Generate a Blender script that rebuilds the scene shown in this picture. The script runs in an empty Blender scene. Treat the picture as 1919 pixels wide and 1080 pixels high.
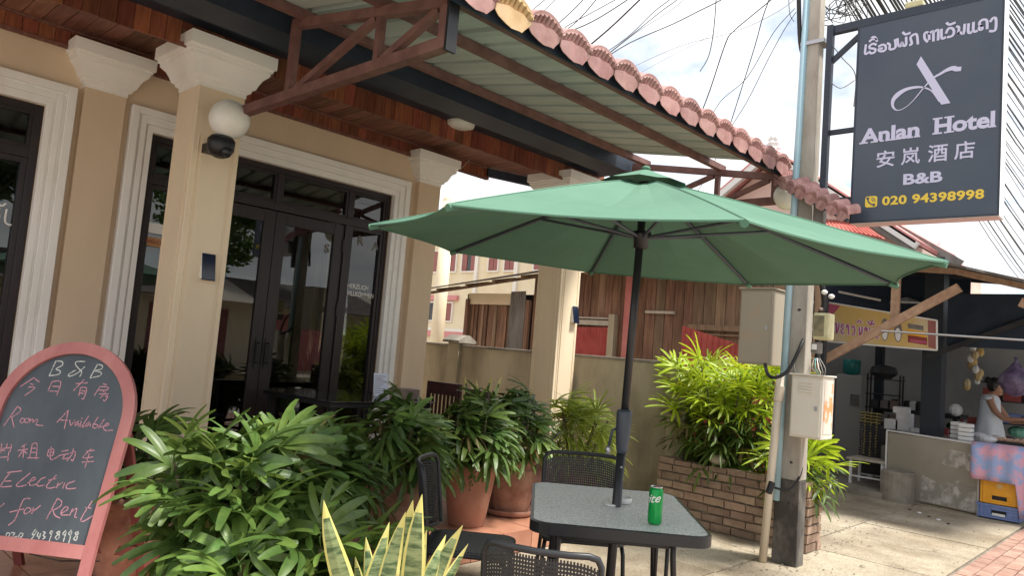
import bpy, bmesh, math, random
from mathutils import Vector, Matrix, Euler, noise
rnd = random.Random(7)
S = bpy.context.scene
COL = S.collection
rad = math.radians

# ------------------------------------------------------------------ camera
CAM = Vector((0, 0, 1.42))
PITCH, ROLL, HEAD, FPX = rad(4.75), rad(4.7), rad(43.5), 1386.0
fh = Vector((math.cos(HEAD), math.sin(HEAD), 0)); r0 = Vector((math.sin(HEAD), -math.cos(HEAD), 0)); Z = Vector((0, 0, 1))
FW = fh*math.cos(PITCH) + Z*math.sin(PITCH); u0 = -fh*math.sin(PITCH) + Z*math.cos(PITCH)
RT = r0*math.cos(ROLL) + u0*math.sin(ROLL); UP = -r0*math.sin(ROLL) + u0*math.cos(ROLL)
cam = bpy.data.objects.new('camera', bpy.data.cameras.new('camera')); COL.objects.link(cam)
cam.matrix_world = Matrix(((RT.x, UP.x, -FW.x, CAM.x), (RT.y, UP.y, -FW.y, CAM.y), (RT.z, UP.z, -FW.z, CAM.z), (0, 0, 0, 1)))
cam.data.sensor_width = 36; cam.data.lens = 26.0; cam.data.clip_start = 0.05; cam.data.clip_end = 600
S.camera = cam
# survey helpers: photo measurement -> point on a real plane of the place
def ray(x, y): return FW + RT*((x-959.5)/FPX) - UP*((y-540)/FPX)
def onX(x, y, X): d = ray(x, y); return CAM + d*(X/d.x)
def onY(x, y, Y): d = ray(x, y); return CAM + d*(Y/d.y)
def onZ(x, y, z): d = ray(x, y); return CAM + d*((z-CAM.z)/d.z)
def at(x, y, t): return CAM + ray(x, y)*t

# ------------------------------------------------------------------ light
SUN_TO = Vector((0.16, -0.42, 0.89)).normalized()
W = bpy.data.worlds.new('World'); S.world = W; W.use_nodes = True
def build_world():
    nt = W.node_tree; N = nt.nodes; L = nt.links; N.clear()
    out = N.new('ShaderNodeOutputWorld'); bg = N.new('ShaderNodeBackground'); bg.inputs[1].default_value = 0.10
    sky = N.new('ShaderNodeTexSky'); sky.sky_type = 'NISHITA'; sky.sun_disc = False
    sky.sun_elevation = math.asin(SUN_TO.z); sky.sun_rotation = math.atan2(SUN_TO.x, SUN_TO.y)
    sky.air_density = 1.0; sky.dust_density = 0.6
    tc = N.new('ShaderNodeTexCoord'); sep = N.new('ShaderNodeSeparateXYZ'); L.new(tc.outputs['Generated'], sep.inputs[0])
    a = N.new('ShaderNodeMath'); a.operation = 'MAXIMUM'; a.inputs[1].default_value = 0.0; L.new(sep.outputs[2], a.inputs[0])
    b = N.new('ShaderNodeMath'); b.operation = 'ADD'; b.inputs[1].default_value = 0.22; L.new(a.outputs[0], b.inputs[0])
    dv = N.new('ShaderNodeVectorMath'); dv.operation = 'DIVIDE'; L.new(tc.outputs['Generated'], dv.inputs[0]); L.new(b.outputs[0], dv.inputs[1])
    n1 = N.new('ShaderNodeTexNoise'); n1.inputs['Scale'].default_value = 1.25; n1.inputs['Detail'].default_value = 9; n1.inputs['Roughness'].default_value = .56
    mp = N.new('ShaderNodeMapping'); mp.inputs['Location'].default_value = (3.1, 7.7, 0.4); L.new(dv.outputs[0], mp.inputs[0]); L.new(mp.outputs[0], n1.inputs['Vector'])
    cr = N.new('ShaderNodeValToRGB'); cr.color_ramp.elements[0].position = .37; cr.color_ramp.elements[1].position = .48; L.new(n1.outputs[0], cr.inputs[0])
    n2 = N.new('ShaderNodeTexNoise'); n2.inputs['Scale'].default_value = 2.3; n2.inputs['Detail'].default_value = 6; L.new(mp.outputs[0], n2.inputs['Vector'])
    c2 = N.new('ShaderNodeValToRGB'); c2.color_ramp.elements[0].position = .3; c2.color_ramp.elements[1].position = .62
    c2.color_ramp.elements[0].color = (2.9, 3.0, 3.15, 1); c2.color_ramp.elements[1].color = (4.1, 4.1, 4.05, 1); L.new(n2.outputs[0], c2.inputs[0])
    mx = N.new('ShaderNodeMix'); mx.data_type = 'RGBA'; L.new(cr.outputs[0], mx.inputs[0])
    sk = N.new('ShaderNodeMix'); sk.data_type = 'RGBA'; sk.blend_type = 'MULTIPLY'; sk.inputs[0].default_value = 1; L.new(sky.outputs[0], sk.inputs[6]); sk.inputs[7].default_value = (.62, .62, .62, 1)
    L.new(sk.outputs[2], mx.inputs[6]); L.new(c2.outputs[0], mx.inputs[7]); L.new(mx.outputs[2], bg.inputs[0]); L.new(bg.outputs[0], out.inputs[0])
build_world()
sl = bpy.data.lights.new('sun', 'SUN'); sl.energy = 1.9; sl.angle = rad(9); sl.color = (1, .955, .88)
so = bpy.data.objects.new('sun', sl); COL.objects.link(so); so.rotation_euler = SUN_TO.to_track_quat('Z', 'Y').to_euler(); so.location = (0, 0, 30)
S.view_settings.view_transform = 'Standard'; S.view_settings.look = 'None'; S.view_settings.gamma = 1; S.view_settings.use_curve_mapping = False
S.view_settings.exposure = 1.85
S.render.engine = 'CYCLES'; S.cycles.max_bounces = 7; S.cycles.transparent_max_bounces = 12
try: S.cycles.use_denoising = True
except Exception: pass

# ------------------------------------------------------------------ materials
M = {}
def mat(name, col, rough=.6, col2=None, scale=4., detail=5., bump=0., bscale=None, metal=0., spec=.5, stretch=(1, 1, 1), lo=.35, hi=.65, vary=0., sub=None):
    m = bpy.data.materials.new(name); m.use_nodes = True; nt = m.node_tree; N = nt.nodes; L = nt.links
    p = N['Principled BSDF']; p.inputs['Roughness'].default_value = rough; p.inputs['Metallic'].default_value = metal
    p.inputs['Specular IOR Level'].default_value = spec
    c = (*col, 1); src = None
    tc = N.new('ShaderNodeTexCoord'); mp = N.new('ShaderNodeMapping'); mp.inputs['Scale'].default_value = stretch
    oi = N.new('ShaderNodeObjectInfo'); ad = N.new('ShaderNodeVectorMath'); ad.operation = 'MULTIPLY_ADD'
    ad.inputs[1].default_value = (1, 1, 1); L.new(tc.outputs['Object'], ad.inputs[0])
    ms = N.new('ShaderNodeMath'); ms.operation = 'MULTIPLY'; ms.inputs[1].default_value = 37.; L.new(oi.outputs['Random'], ms.inputs[0])
    L.new(ms.outputs[0], ad.inputs[2]); L.new(ad.outputs[0], mp.inputs[0])
    if col2 is not None:
        n = N.new('ShaderNodeTexNoise'); n.inputs['Scale'].default_value = scale; n.inputs['Detail'].default_value = detail; n.inputs['Roughness'].default_value = .6
        L.new(mp.outputs[0], n.inputs['Vector'])
        r = N.new('ShaderNodeValToRGB'); r.color_ramp.elements[0].position = lo; r.color_ramp.elements[1].position = hi
        r.color_ramp.elements[0].color = c; r.color_ramp.elements[1].color = (*col2, 1); L.new(n.outputs[0], r.inputs[0]); src = r.outputs[0]
    if vary > 0:
        hs = N.new('ShaderNodeHueSaturation'); mr = N.new('ShaderNodeMapRange'); mr.inputs[3].default_value = 1-vary; mr.inputs[4].default_value = 1+vary
        L.new(oi.outputs['Random'], mr.inputs[0]); L.new(mr.outputs[0], hs.inputs['Value'])
        mr2 = N.new('ShaderNodeMapRange'); mr2.inputs[3].default_value = .5-vary*.03; mr2.inputs[4].default_value = .5+vary*.03
        wn = N.new('ShaderNodeTexWhiteNoise'); wn.noise_dimensions = '1D'; L.new(oi.outputs['Random'], wn.inputs['W']); L.new(wn.outputs[0], mr2.inputs[0]); L.new(mr2.outputs[0], hs.inputs['Hue'])
        if src is None: hs.inputs['Color'].default_value = c
        else: L.new(src, hs.inputs['Color'])
        src = hs.outputs[0]
    if src is None: p.inputs['Base Color'].default_value = c
    else: L.new(src, p.inputs['Base Color'])
    if bump > 0:
        nb = N.new('ShaderNodeTexNoise'); nb.inputs['Scale'].default_value = bscale or scale*4; nb.inputs['Detail'].default_value = 4; L.new(mp.outputs[0], nb.inputs['Vector'])
        bp = N.new('ShaderNodeBump'); bp.inputs['Strength'].default_value = bump; bp.inputs['Distance'].default_value = .01; L.new(nb.outputs[0], bp.inputs['Height']); L.new(bp.outputs[0], p.inputs['Normal'])
    M[name] = m; return m
def crack(m):
    nt = M[m].node_tree; N = nt.nodes; L = nt.links; p = N['Principled BSDF']; src = p.inputs['Base Color'].links[0].from_socket
    g = N.new('ShaderNodeNewGeometry'); n = N.new('ShaderNodeTexNoise'); n.inputs['Scale'].default_value = 3; n.inputs['Detail'].default_value = 6; L.new(g.outputs['Position'], n.inputs['Vector'])
    mi = N.new('ShaderNodeVectorMath'); mi.operation = 'MULTIPLY_ADD'; mi.inputs[1].default_value = (.5, .5, .5); L.new(n.outputs['Color'], mi.inputs[0]); L.new(g.outputs['Position'], mi.inputs[2])
    v = N.new('ShaderNodeTexVoronoi'); v.feature = 'DISTANCE_TO_EDGE'; v.inputs['Scale'].default_value = .42; L.new(mi.outputs[0], v.inputs['Vector'])
    r = N.new('ShaderNodeValToRGB'); r.color_ramp.elements[0].position = .002; r.color_ramp.elements[1].position = .005; r.color_ramp.elements[0].color = (.5, .47, .42, 1); L.new(v.outputs[0], r.inputs[0])
    n2 = N.new('ShaderNodeTexNoise'); n2.inputs['Scale'].default_value = .9; n2.inputs['Detail'].default_value = 7; n2.inputs['Roughness'].default_value = .7; L.new(g.outputs['Position'], n2.inputs['Vector'])
    r2 = N.new('ShaderNodeValToRGB'); r2.color_ramp.elements[0].position = .38; r2.color_ramp.elements[1].position = .56; r2.color_ramp.elements[0].color = (.66, .62, .56, 1); L.new(n2.outputs[0], r2.inputs[0])
    n3 = N.new('ShaderNodeTexNoise'); n3.inputs['Scale'].default_value = 60; n3.inputs['Detail'].default_value = 3; L.new(g.outputs['Position'], n3.inputs['Vector'])
    r3 = N.new('ShaderNodeValToRGB'); r3.color_ramp.elements[0].position = .36; r3.color_ramp.elements[1].position = .5; r3.color_ramp.elements[0].color = (.7, .68, .64, 1); L.new(n3.outputs[0], r3.inputs[0])
    for q in (r, r2, r3):
        x = N.new('ShaderNodeMix'); x.data_type = 'RGBA'; x.blend_type = 'MULTIPLY'; x.inputs[0].default_value = 1; L.new(src, x.inputs[6]); L.new(q.outputs[0], x.inputs[7]); src = x.outputs[2]
    L.new(src, p.inputs['Base Color'])
def leafmat(name, a, b, trans=.35, rough=.38, vary=.35):
    m = mat(name, a, rough, b, scale=9, vary=vary); nt = m.node_tree; N = nt.nodes; L = nt.links; p = N['Principled BSDF']
    p.inputs['Specular IOR Level'].default_value = .55
    t = N.new('ShaderNodeBsdfTranslucent'); mx = N.new('ShaderNodeMixShader'); mx.inputs[0].default_value = trans
    lk = p.inputs['Base Color'].links[0].from_socket
    hs = N.new('ShaderNodeHueSaturation'); hs.inputs['Value'].default_value = 1.5; hs.inputs['Hue'].default_value = .485; L.new(lk, hs.inputs['Color']); L.new(hs.outputs[0], t.inputs['Color'])
    out = N['Material Output']; L.new(p.outputs[0], mx.inputs[1]); L.new(t.outputs[0], mx.inputs[2]); L.new(mx.outputs[0], out.inputs[0]); return m
def glassmat(name, tint, ior=1.6, rough=0.0, bump=0, base=None, bscale=60):
    m = bpy.data.materials.new(name); m.use_nodes = True; nt = m.node_tree; N = nt.nodes; L = nt.links; N.clear()
    out = N.new('ShaderNodeOutputMaterial'); g = N.new('ShaderNodeBsdfGlossy'); g.inputs['Roughness'].default_value = rough
    t = N.new('ShaderNodeBsdfTransparent'); t.inputs[0].default_value = (*tint, 1); fr = N.new('ShaderNodeFresnel'); fr.inputs[0].default_value = ior
    mx = N.new('ShaderNodeMixShader'); L.new(fr.outputs[0], mx.inputs[0]); L.new(g.outputs[0], mx.inputs[2])
    under = t.outputs[0]
    if base:
        d = N.new('ShaderNodeBsdfDiffuse'); d.inputs[0].default_value = (*base[0], 1); m2 = N.new('ShaderNodeMixShader'); m2.inputs[0].default_value = base[1]
        L.new(t.outputs[0], m2.inputs[1]); L.new(d.outputs[0], m2.inputs[2]); under = m2.outputs[0]
    L.new(under, mx.inputs[1])
    if bump:
        tc = N.new('ShaderNodeTexCoord'); v = N.new('ShaderNodeTexVoronoi'); v.inputs['Scale'].default_value = bscale; L.new(tc.outputs['Object'], v.inputs['Vector'])
        b = N.new('ShaderNodeBump'); b.inputs['Strength'].default_value = bump; b.inputs['Distance'].default_value = .006; L.new(v.outputs[0], b.inputs['Height'])
        if base:  # pale ripple glints are painted into the diffuse colour here
            cr = N.new('ShaderNodeValToRGB'); cr.color_ramp.elements[0].position = .15; cr.color_ramp.elements[1].position = .75; cr.color_ramp.elements[0].color = (.60, .66, .62, 1); cr.color_ramp.elements[1].color = (1, 1, 1, 1)
            nz = N.new('ShaderNodeTexNoise'); nz.inputs['Scale'].default_value = 150; nz.inputs['Detail'].default_value = 2; L.new(tc.outputs['Object'], nz.inputs['Vector']); mr = N.new('ShaderNodeMapRange'); mr.inputs[1].default_value = .33; mr.inputs[2].default_value = .67; L.new(nz.outputs[0], mr.inputs[0]); L.new(mr.outputs[0], cr.inputs[0]); L.new(cr.outputs[0], d.inputs[0]); L.new(b.outputs[0], g.inputs['Normal'])
    L.new(mx.outputs[0], out.inputs[0]); M[name] = m; return m

mat('wall', (.62, .48, .335), .8, (.76, .60, .43), 1.1, detail=9, stretch=(1, 1, .35), lo=.25, hi=.6, bump=.10)
mat('column', (.66, .53, .375), .75, (.82, .68, .49), 1.3, detail=9, stretch=(1, 1, .3), lo=.25, hi=.55, bump=.08)
mat('trim', (.74, .70, .64), .65, (.90, .88, .84), 1.8, detail=9, stretch=(1, 1, .4), lo=.25, hi=.5, bump=.06)
mat('darkwood', (.011, .0065, .008), .42, (.022, .012, .013), 6, stretch=(6, 6, .6))
mat('soffit', (.16, .066, .045), .55, (.27, .125, .09), 5, stretch=(8, 1, 8), vary=.3, bump=.08)
mat('board', (.15, .040, .020), .45, (.26, .080, .038), 5, stretch=(8, 8, 1), vary=.35, bump=.08)
mat('gutter', (.014, .021, .036), .5, (.026, .037, .058), 3)
mat('steel', (.13, .058, .050), .6, (.21, .105, .090), 8, bump=.1)
mat('sheet', (.36, .42, .40), .5, (.50, .56, .53), 1.6, detail=8, stretch=(1.6, .35, 1), bump=.03)
mat('tile', (.28, .13, .12), .6, (.45, .26, .24), 6, detail=9, lo=.3, hi=.62, vary=.16, bump=.15)
mat('tile_light', (.46, .29, .13), .55, (.62, .42, .24), 9, bump=.1)
mat('globe', (.86, .85, .80), .3, (.80, .78, .70), 9)
mat('black', (.012, .012, .014), .4)
mat('blackmetal', (.016, .017, .020), .38, spec=.5)
mat('plastic', (.020, .022, .025), .42, (.030, .032, .036), 20)
mat('polegrey', (.045, .055, .075), .4)
mat('solar', (.008, .014, .035), .12)
mat('umb', (.076, .178, .120), .85, (.100, .215, .148), 2.0, detail=9, lo=.3, hi=.7, bump=.15, bscale=12)
mat('terracotta', (.32, .145, .095), .85, (.47, .26, .185), 5, lo=.3, hi=.75, bump=.2, vary=.12)
mat('terracotta2', (.22, .10, .07), .85, (.46, .27, .19), 6, lo=.35, hi=.7, bump=.3)
mat('soil', (.035, .024, .016), .95, (.06, .04, .028), 20, bump=.5)
mat('floortile', (.42, .19, .12), .28, (.52, .25, .165), 6, vary=.12, bump=.03)
mat('grout', (.20, .15, .12), .9)
mat('concrete', (.30, .25, .185), .9, (.48, .42, .32), 1.5, detail=12, lo=.36, hi=.62, bump=.3, bscale=30, vary=.07)
crack('concrete')
mat('concrete2', (.27, .235, .165), .95, (.56, .49, .355), 1.9, stretch=(1, 1, .45), detail=10, lo=.35, hi=.68, bump=.4, bscale=24)
mat('concrete_dark', (.16, .145, .12), .95, (.33, .30, .25), 3, detail=8, bump=.4)
mat('paver', (.30, .165, .125), .9, (.43, .27, .21), 7, detail=8, vary=.12, bump=.25)
mat('pale_road', (.36, .33, .285), .9, (.46, .425, .37), 6, bump=.4)  # dusty concrete road, lightened to bounce light up onto the porch
mat('earth', (.26, .22, .165), .95, (.36, .31, .24), 3, bump=.4)
mat('brick', (.27, .175, .125), .92, (.44, .32, .235), 7, lo=.3, hi=.72, vary=.22, bump=.6, bscale=40)
mat('mortar', (.17, .14, .11), .95, (.29, .25, .20), 9, bump=.5)
mat('stem', (.06, .045, .025), .9, (.12, .10, .05), 20, bump=.4)
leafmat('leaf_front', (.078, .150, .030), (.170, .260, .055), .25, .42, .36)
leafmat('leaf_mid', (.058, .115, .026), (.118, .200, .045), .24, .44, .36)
leafmat('leaf_sun', (.24, .36, .018), (.40, .50, .03), .38, .42, .30)  # lit copy of the planter leaf, sunlit yellow painted into its colour
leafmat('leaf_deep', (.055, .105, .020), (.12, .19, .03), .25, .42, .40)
leafmat('leaf_yellow', (.22, .31, .035), (.36, .43, .06), .35, .45, .25)
leafmat('leaf_dry', (.20, .17, .05), (.34, .24, .10), .25, .6, .3)
mat('snake_core', (.07, .13, .05), .42, (.30, .38, .17), 16, stretch=(.6, .6, 2.6), lo=.42, hi=.56)
mat('snake_edge', (.62, .58, .16), .45, (.76, .70, .26), 6)
mat('darkred_leaf', (.045, .018, .016), .5, (.07, .05, .03), 12)
mat('agl_leaf', (.06, .12, .05), .45, (.38, .44, .36), 26, lo=.48, hi=.55)
mat('board_frame', (.40, .13, .125), .55, (.50, .20, .185), 7, detail=8, stretch=(1, 1, .4), bump=.08)
mat('board_rear', (.20, .05, .045), .55, (.26, .07, .06), 5)
mat('chalkboard', (.046, .062, .078), .62, (.088, .108, .126), 3.2, detail=8, stretch=(1, 1, .5))
mat('chalk_white', (.62, .64, .60), .9, (.16, .18, .19), 130, detail=3, lo=.5, hi=.66); mat('chalk_pink', (.60, .30, .36), .9, (.20, .13, .16), 130, detail=3, lo=.5, hi=.66)
mat('sign_face', (.044, .060, .092), .35, (.062, .078, .106), 1.4, detail=7)
mat('sign_white', (.55, .54, .72), .5); mat('sign_yellow', (.78, .55, .06), .5); mat('sign_side', (.80, .80, .82), .35); mat('sign_under', (.62, .42, .42), .5)
mat('pole', (.27, .24, .20), .9, (.42, .39, .34), 5, detail=9, stretch=(1, 1, .35), bump=.4, bscale=40)
mat('pole_stain', (.055, .050, .044), .95, (.25, .23, .20), 5, detail=8, lo=.42, hi=.75, stretch=(1, 1, .6), bump=.3)
mat('pipe_blue', (.30, .46, .54), .45, (.36, .52, .59), 3); mat('pipe_cream', (.62, .54, .42), .5, (.72, .64, .52), 5, stretch=(1, 1, .3))
mat('cable', (.010, .010, .011), .55); mat('cable_grey', (.25, .24, .23), .6); mat('cable_teal', (.10, .35, .32), .5)
mat('box_grey', (.36, .33, .27), .5, (.40, .36, .29), 3, bump=.03); mat('box_rust', (.36, .32, .25), .6, (.42, .30, .18), 5, lo=.55, hi=.85)
mat('box_cream', (.66, .62, .53), .45, (.72, .69, .60), 3); mat('sticker', (.66, .60, .52), .6, (.68, .30, .12), 12, lo=.48, hi=.58)
mat('meter', (.46, .43, .24), .6, (.62, .58, .36), 9, bump=.1); mat('meter_dark', (.12, .11, .07), .6, (.30, .27, .15), 8)
mat('housewood', (.13, .070, .045), .85, (.30, .165, .105), 3, detail=9, stretch=(7, 7, .7), vary=.16, bump=.4, bscale=18)
mat('housewood_grey', (.17, .105, .065), .85, (.30, .20, .13), 3, detail=9, stretch=(7, 7, .7), vary=.25, bump=.4)
mat('redsheet', (.36, .045, .04), .55, (.46, .085, .07), 5, bump=.05)
mat('pinkpost', (.48, .13, .12), .7, (.55, .22, .20), 4); mat('oldboard', (.42, .37, .30), .9, (.52, .47, .40), 10)
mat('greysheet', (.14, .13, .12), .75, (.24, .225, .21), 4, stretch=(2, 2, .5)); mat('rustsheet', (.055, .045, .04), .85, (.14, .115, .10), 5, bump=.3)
mat('cream', (.74, .63, .43), .85, (.80, .70, .52), 2); mat('creamwhite', (.80, .76, .70), .8); mat('pink', (.66, .27, .27), .8)
mat('shutter', (.27, .095, .085), .7, (.33, .13, .12), 6); mat('pinkwall', (.68, .48, .40), .8, (.74, .55, .47), 2); mat('roofpink', (.60, .235, .22), .7, (.70, .33, .31), 3)
mat('whitepaint', (.78, .77, .74), .6); mat('redtile', (.42, .09, .07), .6, (.52, .14, .11), 6)
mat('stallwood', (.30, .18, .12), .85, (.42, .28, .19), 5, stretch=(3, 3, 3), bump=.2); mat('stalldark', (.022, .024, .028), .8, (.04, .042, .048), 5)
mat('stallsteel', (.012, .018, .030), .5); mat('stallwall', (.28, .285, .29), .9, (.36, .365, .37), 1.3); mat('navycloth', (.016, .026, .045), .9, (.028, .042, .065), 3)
mat('counter', (.33, .30, .245), .5, (.38, .35, .29), 2, bump=.02); mat('counter_worn', (.33, .31, .27), .7, (.62, .60, .56), 9, lo=.45, hi=.62)
mat('galv', (.42, .42, .44), .3, metal=.8); mat('foam', (.74, .74, .74), .8); mat('bag_white', (.62, .62, .64), .6, (.74, .74, .76), 8)
mat('teal', (.02, .22, .21), .35); mat('fridge', (.42, .43, .42), .45); mat('crate_y', (.72, .32, .015), .45, (.80, .40, .03), 8); mat('crate_b', (.12, .18, .40), .5, (.17, .24, .48), 8)
mat('cloth', (.30, .40, .66), .85, (.66, .36, .46), 7, lo=.46, hi=.56); mat('purple', (.045, .032, .07), .4, (.15, .11, .21), 12); mat('stallred', (.24, .04, .035), .6)
mat('sausage', (.42, .22, .15), .5, (.62, .42, .30), 22); mat('beads', (.30, .24, .08), .5); mat('dark_misc', (.025, .025, .03), .6); mat('greenbag', (.16, .42, .33), .4)
mat('banner', (.62, .42, .14), .7, (.62, .52, .34), 1.5, lo=.42, hi=.6); mat('banner_mag', (.42, .07, .14), .7, (.50, .12, .2), 6); mat('banner_txt', (.45, .10, .26), .7)
mat('skin', (.34, .175, .11), .55); mat('hair', (.010, .008, .008), .5); mat('dress', (.50, .54, .60), .85, (.58, .62, .68), 6)
mat('can_green', (.0, .30, .055), .28, metal=.25); mat('can_top', (.75, .75, .76), .25, metal=.9); mat('ash', (.72, .71, .69), .3)
mat('paper', (.66, .68, .80), .7); mat('napkin', (.16, .11, .09), .6, (.24, .17, .14), 9); mat('brownsticker', (.46, .24, .10), .6); mat('cap_red', (.5, .02, .02), .4)
mat('int_wall', (.50, .47, .42), .85); mat('int_floor', (.20, .13, .10), .4, (.25, .17, .13), 4); mat('int_blue', (.20, .34, .44), .5)
mat('woodchair', (.040, .014, .013), .32, (.065, .024, .022), 7); mat('redwood', (.085, .018, .016), .3)
glassmat('glass', (.40, .42, .42), 1.78); glassmat('tabletop', (.9, .9, .9), 2.3, .20, bump=.8, base=((.95, .97, .96), .92), bscale=90); glassmat('tableglass_dark', (.05, .05, .05), 1.9, base=((.03, .03, .032), .8))  # white diffuse base of tabletop stands in for bright sky reflection
glassmat('bottle', (.5, .62, .55), 1.45)
mat('tree_bark', (.10, .08, .06), .9); leafmat('tree_leaf', (.04, .10, .02), (.10, .2, .04), .3, .5, .4)

# stroke paths of hand lettering, in millimetres on their own boards
CHALK_WHITE=[[(-148,809),(-158,734)],[(-148,809),(-117,809),(-108,792),(-135,770),(-111,763),(-111,746),(-158,734)],[(1,819),(-41,815),(-41,798),(0,767),(-3,745)],[(7,793),(-18,761),(-53,741),(-61,750),(-33,774)],[(68,810),(51,742)],[(68,810),(94,807),(95,790),(65,778),(97,774),(98,757),(51,742)],[(-116,15),(-118,-2),(-107,-3),(-102,11),(-116,15)],[(-96,17),(-80,16),(-87,-1),(-65,4)],[(-54,19),(-57,4),(-43,4),(-41,18),(-54,19)],[(12,42),(3,22),(12,19),(21,38),(12,12),(1,-10)],[(29,30),(30,13),(44,17)],[(41,26),(40,5)],[(50,36),(62,33),(56,21),(68,15),(59,5)],[(90,45),(83,33),(94,32),(95,43),(92,-1)],[(126,46),(115,38),(132,29),(129,12),(115,18),(129,38),(126,46)],[(155,52),(145,37),(156,33),(159,48),(158,6)],[(180,57),(172,40),(184,36),(184,52),(185,2)],[(212,53),(202,45),(216,33),(216,17),(202,22),(216,42),(212,53)]]
CHALK_PINK=[[(-233,718),(-285,670)],[(-233,718),(-199,701)],[(-240,688),(-224,685)],[(-244,671),(-209,671),(-248,630)],[(-134,707),(-139,663)],[(-134,707),(-89,711),(-88,646)],[(-122,686),(-91,687)],[(-129,662),(-88,663)],[(-11,708),(46,718)],[(24,731),(-11,675)],[(19,692),(22,654)],[(19,692),(50,692),(51,640),(40,643)],[(26,678),(47,677)],[(25,666),(46,665)],[(127,720),(143,717)],[(116,705),(154,706),(153,692),(116,688)],[(114,705),(100,661)],[(138,683),(150,679)],[(122,670),(166,674)],[(147,672),(133,652)],[(155,663),(167,662),(159,640),(151,644)],[(-267,575),(-303,478)],[(-269,575),(-249,567),(-247,549),(-278,522)],[(-278,522),(-250,478)],[(-225,522),(-230,508),(-220,500),(-208,510),(-214,521),(-225,522)],[(-205,522),(-207,508),(-193,504),(-185,517),(-193,524),(-205,522)],[(-182,522),(-179,505)],[(-180,512),(-169,523),(-164,508),(-154,522),(-143,520),(-144,499),(-110,498)],[(-7,580),(-45,520)],[(-7,580),(1,494)],[(-29,531),(5,534)],[(15,535),(28,511),(39,539)],[(60,534),(46,524),(50,513),(63,525),(68,510)],[(72,536),(76,510)],[(72,551),(72,547)],[(101,562),(85,511),(97,515)],[(115,535),(101,524),(107,513),(119,531),(124,515)],[(149,561),(136,516),(155,511),(160,525),(142,528)],[(183,555),(167,512)],[(175,517),(211,530),(203,538),(190,519),(204,504),(239,509)],[(-283,396),(-274,357)],[(-279,371),(-256,368),(-256,399)],[(-234,398),(-230,366)],[(-277,374),(-228,384)],[(-235,363),(-226,324)],[(-266,335),(-235,340)],[(-162,407),(-181,391)],[(-192,374),(-148,384)],[(-170,399),(-156,343)],[(-168,377),(-179,346)],[(-162,375),(-144,364)],[(-133,410),(-124,346)],[(-133,410),(-109,412),(-91,344)],[(-129,390),(-108,392)],[(-125,371),(-104,373)],[(-135,345),(-80,351)],[(-44,391),(-40,364),(-15,369),(-21,396),(-44,391)],[(-43,379),(-19,382)],[(-35,404),(-24,356),(-8,350),(19,372)],[(22,390),(52,398)],[(22,372),(59,383)],[(43,374),(38,357),(63,364)],[(66,387),(91,394),(90,354),(81,358)],[(75,407),(76,380),(61,351)],[(142,401),(178,410)],[(162,416),(133,371),(181,380)],[(137,352),(190,360)],[(159,393),(158,329)],[(-209,271),(-143,285)],[(-195,270),(-212,234),(-175,237)],[(-212,234),(-218,206),(-167,214)],[(-98,279),(-144,226),(-132,215),(-98,226)],[(-94,236),(-63,256),(-76,262),(-87,241),(-76,225),(-50,235)],[(-18,268),(-37,258),(-48,235),(-37,227),(-10,234)],[(31,282),(1,235),(13,222),(43,230)],[(1,257),(35,268)],[(52,250),(51,228)],[(53,238),(72,254)],[(83,253),(81,229)],[(128,265),(100,252),(95,235),(107,229),(143,235)],[(-59,169),(-87,164),(-94,130),(-100,72),(-122,47)],[(-135,102),(-75,122)],[(-59,129),(-69,113),(-60,102),(-38,117),(-45,128),(-59,129)],[(-30,132),(-29,106)],[(-29,113),(0,144)],[(70,182),(48,90)],[(70,182),(94,173),(94,149),(57,126)],[(65,132),(83,110),(110,101)],[(111,122),(136,143),(122,152),(108,131),(113,115),(144,118)],[(156,146),(152,117)],[(155,131),(176,150),(177,115),(188,111)],[(238,187),(210,109),(224,98),(266,131)],[(216,156),(242,157)],[(-187,121),(-176,136)]]
LAO=[[(62,1342),(58,1284),(68,1272),(78,1277)],[(133,1328),(113,1340),(90,1330),(91,1311),(122,1300),(131,1287),(124,1272),(102,1269),(87,1285)],[(88,1364),(105,1376),(129,1370),(139,1353)],[(101,1388),(118,1391),(136,1368)],[(153,1310),(176,1318),(198,1305),(201,1278),(184,1267),(158,1275),(154,1291),(177,1290)],[(212,1320),(228,1306),(227,1276),(241,1268),(267,1277),(262,1335)],[(278,1338),(284,1293),(300,1277),(309,1305),(321,1277),(337,1281),(335,1336)],[(313,1378),(330,1359),(359,1363)],[(362,1273),(375,1281),(364,1325),(379,1342),(404,1340),(414,1270)],[(474,1272),(457,1296),(454,1333),(470,1341),(482,1323),(485,1286)],[(481,1328),(505,1339),(510,1327),(512,1269)],[(520,1336),(535,1342),(541,1330),(541,1269)],[(560,1339),(562,1282),(571,1271),(585,1276)],[(590,1307),(603,1335),(627,1330),(638,1303),(628,1277),(600,1274)],[(592,1378),(608,1362),(641,1367)],[(654,1337),(667,1327),(664,1289),(659,1276),(673,1292),(695,1275),(701,1340)],[(724,1337),(723,1284),(735,1271),(743,1277)],[(753,1340),(753,1285),(764,1274),(774,1276)],[(803,1307),(789,1300),(788,1283),(804,1279),(800,1308),(787,1318),(792,1338),(808,1346),(830,1335),(833,1279)],[(851,1323),(865,1342),(882,1334),(883,1267),(872,1252),(849,1257)]]
LOGO_BAR=[(437,1173),(630,800),(575,798),(410,1119)]
LOGO_SWASH=[(680,1030),(659,1033),(638,1044),(599,1037),(563,1019),(527,1002),(485,964),(455,930),(419,883),(389,849),(358,822),(326,806),(300,803),(277,818),(263,849),(268,889),(296,920),(328,940),(366,951),(423,951),(464,939),(493,923),(518,901),(544,864),(566,829)]
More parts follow.
